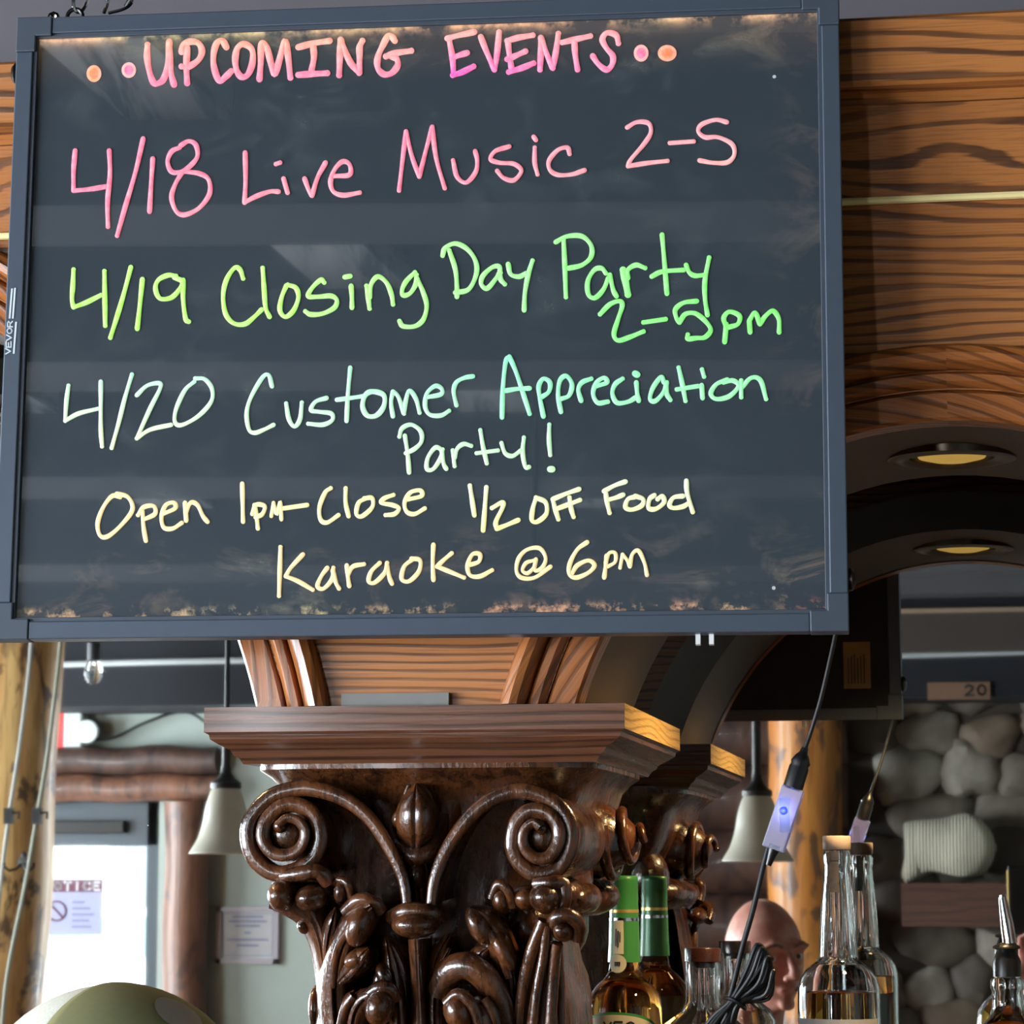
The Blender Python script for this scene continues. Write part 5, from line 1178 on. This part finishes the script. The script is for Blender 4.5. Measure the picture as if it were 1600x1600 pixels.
for k, chx in enumerate('YES'):
    for st_ in GL[chx]:
        for (a1_, b1_), (a2_, b2_) in zip(st_[:-1], st_[1:]):
            vs = []
            for t in np.linspace(0, 1, 5):
                aa = a1_+(a2_-a1_)*t; bb = b1_+(b2_-b1_)*t; L = math.hypot(a2_-a1_, b2_-b1_) or 1; nx, nz = -(b2_-b1_)/L, (a2_-a1_)/L
                for s2_ in (-1, 1):
                    X_ = -.020+k*.0125+.0095*aa+nx*s2_*.0011; Z_ = zz(1594)-.015+.015*bb+nz*s2_*.0011; an = X_/RB+.04; vs.append(((RB+.0009)*math.sin(an), -(RB+.0009)*math.cos(an), Z_-c.z))
            m.add(vs, [(2*i, 2*i+1, 2*i+3, 2*i+2) for i in range(4)])
m.build('lettering', M['ink_black'], lb, True, fix=False)
# short decanter with dark stopper
Y2 = 3.13; c = at(1098, 1500, Y2); c.z = LZ
b = empty('decanter', c, 'clear fluted decanter with dark wooden stopper beside the green capped bottle', 'bottle')
pr = bprof(1098, Y2, [(1503, 46), (1503, 53), (1508, 55), (1540, 53), (1566, 55), (1580, 70), (1600, 120), (1620, 140)])
pin = bprof(1098, Y2, [(1620, 130), (1600, 110), (1582, 60), (1566, 44), (1540, 42), (1504, 42)])
gb('glass', base_rows(pr), c, M['glass'], b, 48, flute=(12, .10, at(1098, 1574, Y2).z, at(1098, 1508, Y2).z))
o2 = gb('inner_wall', [(0, LZ+.02), (pin[0][0], LZ+.02)]+pin, c, M['glass'], b, 48)
for p in o2.data.polygons: p.flip()
pr = bprof(1098, Y2, [(1481, 0), (1481, 54), (1483, 56), (1502, 56), (1502, 40), (1512, 38), (1512, 0)]); gb('stopper', pr, c, wood('dark stopper wood', (84, 46, 36), (60, 30, 26), (34, 18, 16), 60, .4, .3, .3, .4), b)
# tall clear bottle with pale cap and whiskey inside
Y3 = 3.06; c = at(1310, 1500, Y3); c.z = LZ
b = empty('clear_bottle', c, 'tall clear bell shouldered bottle with pale cap and amber whiskey inside', 'bottle')
body = [(1329, 40), (1334, 44), (1346, 44), (1352, 41), (1372, 44), (1400, 50), (1430, 55), (1470, 59), (1494, 60), (1500, 62), (1507, 82), (1516, 103), (1528, 119), (1544, 127), (1560, 128), (1620, 128)]
pr = bprof(1311, Y3, body); gb('glass', base_rows(pr), c, M['glass'], b, 64, flute=(10, .05, at(1311, 1494, Y3).z, at(1311, 1366, Y3).z))
inn = [(max(4, w-9), y) for y, w in body]
pin = [(r, z) for r, z in bprof(1311, Y3, [(y, w) for w, y in inn])]
o2 = gb('inner_wall', list(reversed(pin+[(pin[-1][0], LZ+.014), (0, LZ+.012)])), c, M['glass'], b, 64)
for p in o2.data.polygons: p.flip()
zl = at(1311, 1549, Y3).z; ri = pin[-1][0]-.0006; gb('whiskey', [(0, zl), (ri*.985, zl), (ri, zl-.001), (ri, LZ+.02), (ri*.9, LZ+.016), (0, LZ+.016)], c, M['whiskey'], b, 64)
pr = bprof(1311, Y3, [(1306, 0), (1306, 42), (1308, 44), (1327, 44), (1328, 42), (1328, 0)]); gb('cap', pr, c, plain('pale pinkish cap', (196, 178, 164), .5, var=.04), b)
zz3 = lambda py: at(1311, py, Y3).z
m = MB(); rf = lambda z: np.interp(z, [zz3(1395), zz3(1350), zz3(1330)], [.0174, .0150, .0153])
wrap_patch(m, c, None, rf, -.50, .18, zz3(1394), zz3(1330), 8, 8); m.build('tax_strip', plain('grey paper strip', (72, 70, 78), .6, var=.5, scale=220), b, True, fix=False)
RB3 = bprof(1311, Y3, [(1600, 128.4)])[0][0]; m = MB(); wrap_patch(m, c, None, lambda z: RB3+.0003, -1.2, 1.2, LZ+.03, zz3(1590), 24, 3); m.build('label', plain('pale grey bottle label', (196, 200, 204), .6, var=.05), b, True, fix=False)
# bottle with steel pourer at the frame's right
Y4 = 3.0; c = at(1573, 1500, Y4); c.z = LZ
b = empty('pourer_bottle', c, 'clear bottle with steel pouring spout and black collar', 'bottle')
body = [(1528, 46), (1532, 52), (1545, 52), (1548, 48), (1575, 50), (1590, 58), (1604, 88), (1622, 112), (1650, 118)]
pr = bprof(1576, Y4, body); gb('glass', base_rows(pr), c, M['glass'], b, 48)
pin = bprof(1576, Y4, [(y, w-9) for y, w in body]); o2 = gb('inner_wall', list(reversed(pin+[(pin[-1][0], LZ+.014), (0, LZ+.012)])), c, M['glass'], b, 48)
for p in o2.data.polygons: p.flip()
zl = at(1576, 1560, Y4).z; pr = [(0, zl)]+[(r-.0006, z) for r, z in pin if z < zl]+[(pin[-1][0]-.0006, LZ+.02), (0, LZ+.018)]; gb('rum', pr, c, M['whiskey'], b, 48)
pr = bprof(1574, Y4, [(1472, 10), (1474, 24), (1478, 42), (1482, 44), (1484, 30), (1492, 36), (1502, 44), (1526, 44), (1526, 0)]); gb('collar', [(0, pr[0][1])]+pr, c, M['black'], b)
m = MB(); T0, T1 = at(1578, 1474, Y4)-c, at(1566, 1402, Y4)-c; along(m, T0, T1, [(0, .0078), (.3, .0072), (1, .0042)], 20); m.build('spout', M['chrome'], b)
# ------------------------------------------------------------------ people
def head_parts(m, c, rotm, sc):
    # skull and jaw with brow, sockets, nose, lips, chin and ears; c is the point between the eyes' centre line
    vs = []; n = 44; mm = 30
    def shape(p):
        x, y, z = p
        if z < -.01:
            s_ = min(1, (-.01-z)/.11); x *= 1-.30*s_**1.3
            if y > 0: y *= 1-.50*s_
            else:
                t_ = min(.93, -z/.118); y *= min(1.75, (1-t_**4)**.25/(1-t_**2)**.5)
        if y < -.05: y = -.05+(y+.05)*.92
        if z > .04 and y < 0: y *= 1+.02
        for ex in (-.032, .032):
            d2 = (x-ex)**2/.020**2+(z+.002)**2/.014**2
            if y < 0: y += .013*math.exp(-d2)
        for ex in (-.045, .045):
            d2 = (x-ex)**2/.02**2+(z+.045)**2/.02**2
            if y < 0: y -= .004*math.exp(-d2)
        return Vector((x, y, z))
    def put(p): return c+rotm @ (Vector(p)*sc)
    for i in range(1, mm):
        a = PI*i/mm
        for k in range(n):
            w = 2*PI*k/n; vs.append(put(shape((.077*math.sin(a)*math.cos(w), .006+.098*math.sin(a)*math.sin(w), .118*math.cos(a)))))
    vs.append(put((0, .006, .118))); vs.append(put((0, -.0, -.116)))
    fs = [(i*n+k, (i+1)*n+k, (i+1)*n+(k+1) % n, i*n+(k+1) % n) for i in range(mm-2) for k in range(n)]
    T = (mm-1)*n; fs += [(T, k, (k+1) % n) for k in range(n)]+[(T+1, (mm-2)*n+(k+1) % n, (mm-2)*n+k) for k in range(n)]
    m.add(vs, fs)
    R3 = rotm
    def tb(pts, r): m.tube([put(p) for p in smooth_path(pts, 4)], [x*sc for x in np.interp(np.linspace(0, 1, len(smooth_path(pts, 4))), np.linspace(0, 1, len(r)), r)], 10)
    def bl(p, r): m.blob(put(p), tuple(x*sc for x in r), R3, 14)
    tb([(0, -.088, .018), (0, -.098, 0), (0, -.112, -.022), (0, -.116, -.036)], [.008, .009, .011, .013]); bl((0, -.116, -.038), (.013, .012, .011)); bl((-.013, -.104, -.042), (.009, .011, .008)); bl((.013, -.104, -.042), (.009, .011, .008))
    for s_ in (-1, 1):
        tb([(s_*.010, -.091, .020), (s_*.030, -.091, .026), (s_*.055, -.078, .018)], [.007, .009, .007])
        bl((s_*.032, -.076, .0065), (.017, .013, .0062)); bl((s_*.032, -.076, -.0105), (.016, .012, .005))
        bl((s_*.077, .012, -.004), (.009, .018, .030)); bl((s_*.083, .018, .008), (.007, .014, .020))
    tb([(-.024, -.086, -.066), (-.010, -.093, -.063), (0, -.094, -.064), (.010, -.093, -.063), (.024, -.086, -.066)], [.003, .0042, .0042, .0042, .003])
    tb([(-.022, -.085, -.070), (0, -.092, -.073), (.022, -.085, -.070)], [.003, .005, .003])
    bl((0, -.075, -.097), (.020, .012, .014))
    return put
def hand(m, wrist, d, palm_n, side, curl, sc=1.0):
    # palm, four unequal bent fingers and a thumb from the side of the palm
    d = d.normalized(); nrm = (palm_n-d*palm_n.dot(d)).normalized(); across = d.cross(nrm)*side
    pc = wrist+d*.045*sc
    rot = Matrix((across, d, nrm)).transposed()
    m.blob(wrist+d*.048*sc, (.041*sc, .052*sc, .016*sc), rot, 16)
    for k, L in enumerate((.072, .080, .074, .058)):
        base = wrist+d*(.088-.004*abs(k-1.2))*sc+across*(.030-.020*k)*sc; p = base-d*.02*sc; pts = [p, base]; ang = 0
        q = base
        for seg, f_ in enumerate((.45, .32, .23)):
            ang += curl*(.75 if seg == 0 else 1.0); q = q+(d*math.cos(ang)+nrm*math.sin(ang))*L*f_*sc; pts.append(q)
        m.tube(pts, [.0095*sc, .0095*sc, .0088*sc, .0080*sc, .0066*sc], 10); m.blob(pts[-1], (.0068*sc,)*3, None, 10)
    t0 = wrist+d*.022*sc+across*.030*sc; t1 = t0+(across*.75+d*.6+nrm*.25).normalized()*.036*sc; t2 = t1+(d*.85+across*.25+nrm*.45).normalized()*.030*sc; t3 = t2+(d*.9-across*.1+nrm*.4).normalized()*.024*sc
    m.tube([t0-across*.012*sc, t0, t1, t2, t3], [.013*sc, .013*sc, .0115*sc, .010*sc, .0078*sc], 10); m.blob(t3, (.0078*sc,)*3, None, 10)
def person(name, foot, yaw, head_c, head_rot, sc, arms, label, cloth, legs_m, voxel=.0065, eyes=True):
    root = empty(name, foot, label, 'person')
    R = Matrix.Rotation(yaw, 3, 'Z'); m = MB(); hs = sc
    hc = Vector(head_c)-Vector(foot); e = hc.z                     # eye height
    k = e/1.64
    def L(x, y, z): return R @ Vector((x*k, y*k, z*k))
    put = head_parts(m, hc, head_rot, hs)
    m.tube([L(0, .015, 1.36), L(0, .01, 1.46), hc+head_rot @ Vector((0, .02, -.07))*hs, hc+head_rot @ Vector((0, .015, -.03))*hs], [.075*k, .060*k, .056*k, .055*k], 18)
    for z, rx, ry, rz in ((.95, .165, .115, .16), (1.03, .160, .112, .19), (1.11, .160, .112, .20), (1.19, .167, .114, .20), (1.27, .175, .114, .17), (1.36, .165, .095, .08)):
        m.blob(L(0, .01, z), (rx*k, ry*k, rz*k), R, 24)
    m.tube([L(-.185, .015, 1.375), L(-.09, .015, 1.415), L(0, .015, 1.43), L(.09, .015, 1.415), L(.185, .015, 1.375)], [.062*k, .066*k, .068*k, .066*k, .062*k], 18)
    wr = []
    for s_, key in ((-1, 'l'), (1, 'r')):
        el, wrp, dv, nv, cu = arms[key]
        sh = L(s_*.19, .015, 1.375); el = L(*el); wrp = L(*wrp)
        m.tube([sh, sh.lerp(el, .5), el], [.060*k, .052*k, .044*k], 16); m.blob(el, (.044*k,)*3); m.blob(sh, (.063*k,)*3)
        m.tube([el, el.lerp(wrp, .35), wrp], [.044*k, .044*k, .028*k], 16); m.blob(wrp, (.028*k,)*3)
        hand(m, wrp, R @ Vector(dv), R @ Vector(nv), s_, cu, k*.98); wr.append((wrp, el))
        m.tube([L(s_*.085, .0, .93), L(s_*.10, -.01, .70), L(s_*.10, -.015, .50)], [.098*k, .080*k, .060*k], 18); m.blob(L(s_*.10, -.015, .50), (.060*k,)*3)
        m.tube([L(s_*.10, -.015, .50), L(s_*.10, .015, .33), L(s_*.10, .02, .08)], [.058*k, .060*k, .042*k], 18)
        m.tube([L(s_*.10, .05, .045), L(s_*.105, -.05, .045), L(s_*.11, -.15, .038)], [.044*k, .044*k, .036*k], 16)
    me0 = m.build('tmp', None, None, False, fix=True)
    md = me0.modifiers.new('r', 'REMESH'); md.mode = 'VOXEL'; md.voxel_size = voxel
    sm = me0.modifiers.new('s', 'SMOOTH'); sm.factor = .5; sm.iterations = 3
    dg = bpy.context.evaluated_depsgraph_get(); me = bpy.data.meshes.new_from_object(me0.evaluated_get(dg))
    bpy.data.objects.remove(me0)
    me.name = 'body'; me.materials.clear()
    for mt in (M['skin'], cloth, legs_m, M['black']): me.materials.append(mt)
    nk = 1.445*k
    co = np.empty(len(me.vertices)*3); me.vertices.foreach_get('co', co); co = co.reshape(-1, 3)
    for p in me.polygons:
        p.use_smooth = True; c_ = Vector(co[list(p.vertices)].mean(0)); mi = 1
        if (c_-hc).length < .20*k*1.0 and c_.z > nk: mi = 0
        for wp, el in wr:
            if (c_-wp).dot((wp-el).normalized()) > -.012*k and (c_-wp).length < .24*k and ((c_-wp)-(wp-el).normalized()*(c_-wp).dot((wp-el).normalized())).length < .085*k: mi = 0
        if c_.z < .93*k and mi == 1: mi = 2
        if c_.z < .09*k: mi = 3
        p.material_index = mi
    link('body', me, None, root)
    if eyes:
        for s_ in (-1, 1):
            m = MB(); m.blob(put((s_*.032, -.0745, -.001)), (.0125*hs,)*3, head_rot, 16); ey = m.build('eye', plain('eye white', (214, 204, 198), .2), root)
            m = MB(); m.blob(put((s_*.032+.003, -.0855, -.001)), (.0052*hs, .0026*hs, .0052*hs), head_rot, 12); m.build('iris', plain('dark iris', (40, 34, 30), .15), ey)
            m = MB(); P = [(s_*.014, -.0965, .0205), (s_*.032, -.0975, .0265), (s_*.054, -.084, .0195)]
            m.tube([put(p) for p in smooth_path(P, 4)], .0034*hs, 8, flat=.7); m.build('eyebrow', plain('thin grey brow', (140, 100, 84), .9), root)
    return root, put
down = {'l': ((-.25, .03, 1.11), (-.26, -.05, .87), (0, -.15, -1), (1, 0, 0), .28), 'r': ((.25, .03, 1.11), (.26, -.05, .87), (0, -.15, -1), (-1, 0, 0), .28)}
# bald guest near the bar, seen in the mirror
hp = refl(1196, 1494, 6.1); yaw = math.radians(145)
guest, put = person('person', (hp.x-.02, hp.y-.02, 0), yaw, hp, Matrix.Rotation(yaw, 3, 'Z') @ Matrix.Rotation(math.radians(4), 3, 'Y'), 1.03, down, 'bald person in a pale shirt standing at the bar, face turned aside', plain('pale grey shirt cloth', (178, 178, 182), .9, scale=90), M['trousers'], .0055)
m = MB(); Rg = Matrix.Rotation(yaw, 3, 'Z'); hl = hp-Vector(guest.location)
m.lathe([(.084, -.205), (.080, -.185), (.074, -.165), (.071, -.160), (.077, -.185), (.080, -.205)], (hl.x+Rg.col[1].x*.02, hl.y+Rg.col[1].y*.02, hl.z), 30, caps=False); m.build('collar', plain('white collar', (206, 206, 210), .8), guest)
# person in an olive cap close to the pillar, only the cap in the picture
ct = at(178, 1530, 2.22); hb_ = Vector((ct.x, ct.y, ct.z-.128)); yaw2 = math.radians(90)
tend, put2 = person('person', (hb_.x-.01, hb_.y, 0), yaw2, hb_, Matrix.Rotation(yaw2, 3, 'Z'), 1.0, down, 'person in an olive mesh backed cap standing before the pillar', M['shirt'], M['trousers'], .010, eyes=False)
hl = hb_-Vector(tend.location)
m = MB(); m.lathe([(.098, -.225), (.088, -.20), (.078, -.178), (.074, -.175), (.084, -.20), (.092, -.225)], (hl.x-.018, hl.y, hl.z), 30, caps=False); m.build('collar', M['shirt'], tend)
def dome(m, a0, a1, grow, z0=.012, n=36, rows=14):
    vs = []
    for i in range(rows+1):
        t = (PI/2)*i/rows
        for k in range(n+1):
            w = a0+(a1-a0)*k/n; rx, ry, rz = .116+grow, .098+grow, .112+grow
            e = .78; vs.append((hl.x+rx*math.copysign(abs(math.cos(t)*math.cos(w)), math.cos(w)), hl.y+ry*math.cos(t)*math.sin(w), hl.z+z0+rz*math.sin(t)**1.0))
    m.add(vs, [(i*(n+1)+k, i*(n+1)+k+1, (i+1)*(n+1)+k+1, (i+1)*(n+1)+k) for i in range(rows) for k in range(n)])
cap_ = empty('cap', hl, parent=tend); ci = Vector(hl); hl = Vector((0, 0, 0))
m = MB(); dome(m, -PI*.64, PI*.64, .002); o = m.build('crown', M['olive'], cap_, True, fix=False); sd = o.modifiers.new('solid', 'SOLIDIFY'); sd.thickness = .002
m = MB(); dome(m, PI*.64, PI*1.36, .0); o = m.build('mesh_back', M['mesh_white'], cap_, True, fix=False); sd = o.modifiers.new('solid', 'SOLIDIFY'); sd.thickness = .002
m = MB(); vs = []
for i in range(9):
    for k in range(17):
        w = -PI*.42+PI*.84*k/16; r = 1+.62*i/8*max(.2, math.cos(w))**.6; vs.append((.104*r*math.cos(w), .092*(1+.08*i/8)*math.sin(w), .014-.030*(math.sin(w)**2)*i/8-.004*i/8))
m.add(vs, [(i*17+k, i*17+k+1, (i+1)*17+k+1, (i+1)*17+k) for i in range(8) for k in range(16)]); o = m.build('brim', M['olive'], cap_, True, fix=False); sd = o.modifiers.new('solid', 'SOLIDIFY'); sd.thickness = .003
m = MB(); vs = []
for i in range(9):
    for k in range(9):
        u, v_ = -1+2*i/8, -1+2*k/8; q = max(abs(u), abs(v_)); d_ = math.hypot(u, v_) or 1; u2, v2 = u*q/d_, v_*q/d_
        t = .92+.18*v2; w = -.50+.30*u2; rx, ry, rz = .119, .101, .1155
        vs.append((rx*math.cos(t)*math.cos(w), ry*math.cos(t)*math.sin(w), .012+rz*math.sin(t)))
m.add(vs, [(i*9+k, i*9+k+1, (i+1)*9+k+1, (i+1)*9+k) for i in range(8) for k in range(8)]); m.build('patch', plain('pale lilac patch', (150, 144, 140), .6), cap_, True, fix=False)
# the photographer beside the lens, holding the phone
ph = empty('phone', (.046, -.018, H-.04), 'black phone held up by a hand facing the mirror', 'phone')
m = MB(); m.solid(-.038, .038, -.0045, .0045, -.08, .08); m.build('phone_body', M['black'], ph, False, bevel=.003)
m = MB(); m.lathe([(0, 0), (.006, 0), (.0075, .002), (.0075, 0)], (.02, .0045, .06), 20, rot=Matrix.Rotation(-PI/2, 3, 'X'), caps=False); m.build('lens', M['chrome'], ph)
m = MB(); m.tube([(-.0385, .004, -.07), (-.0385, .004, .07)], .0018, 8); m.build('edge_trim', M['brass'], ph)
yaw3 = PI
person('person', (.30, -.42, 0), yaw3, (.30, -.44, 1.66), Matrix.Rotation(yaw3+.25, 3, 'Z'), 1.0,
       {'r': ((.25, -.12, 1.20), (.232, -.352, 1.44), (.03, -.16, .9), (0, -1, 0.1), .5), 'l': down['l']},
       'person in a dark jacket holding up the black phone', M['jacket'], M['trousers'], .008)
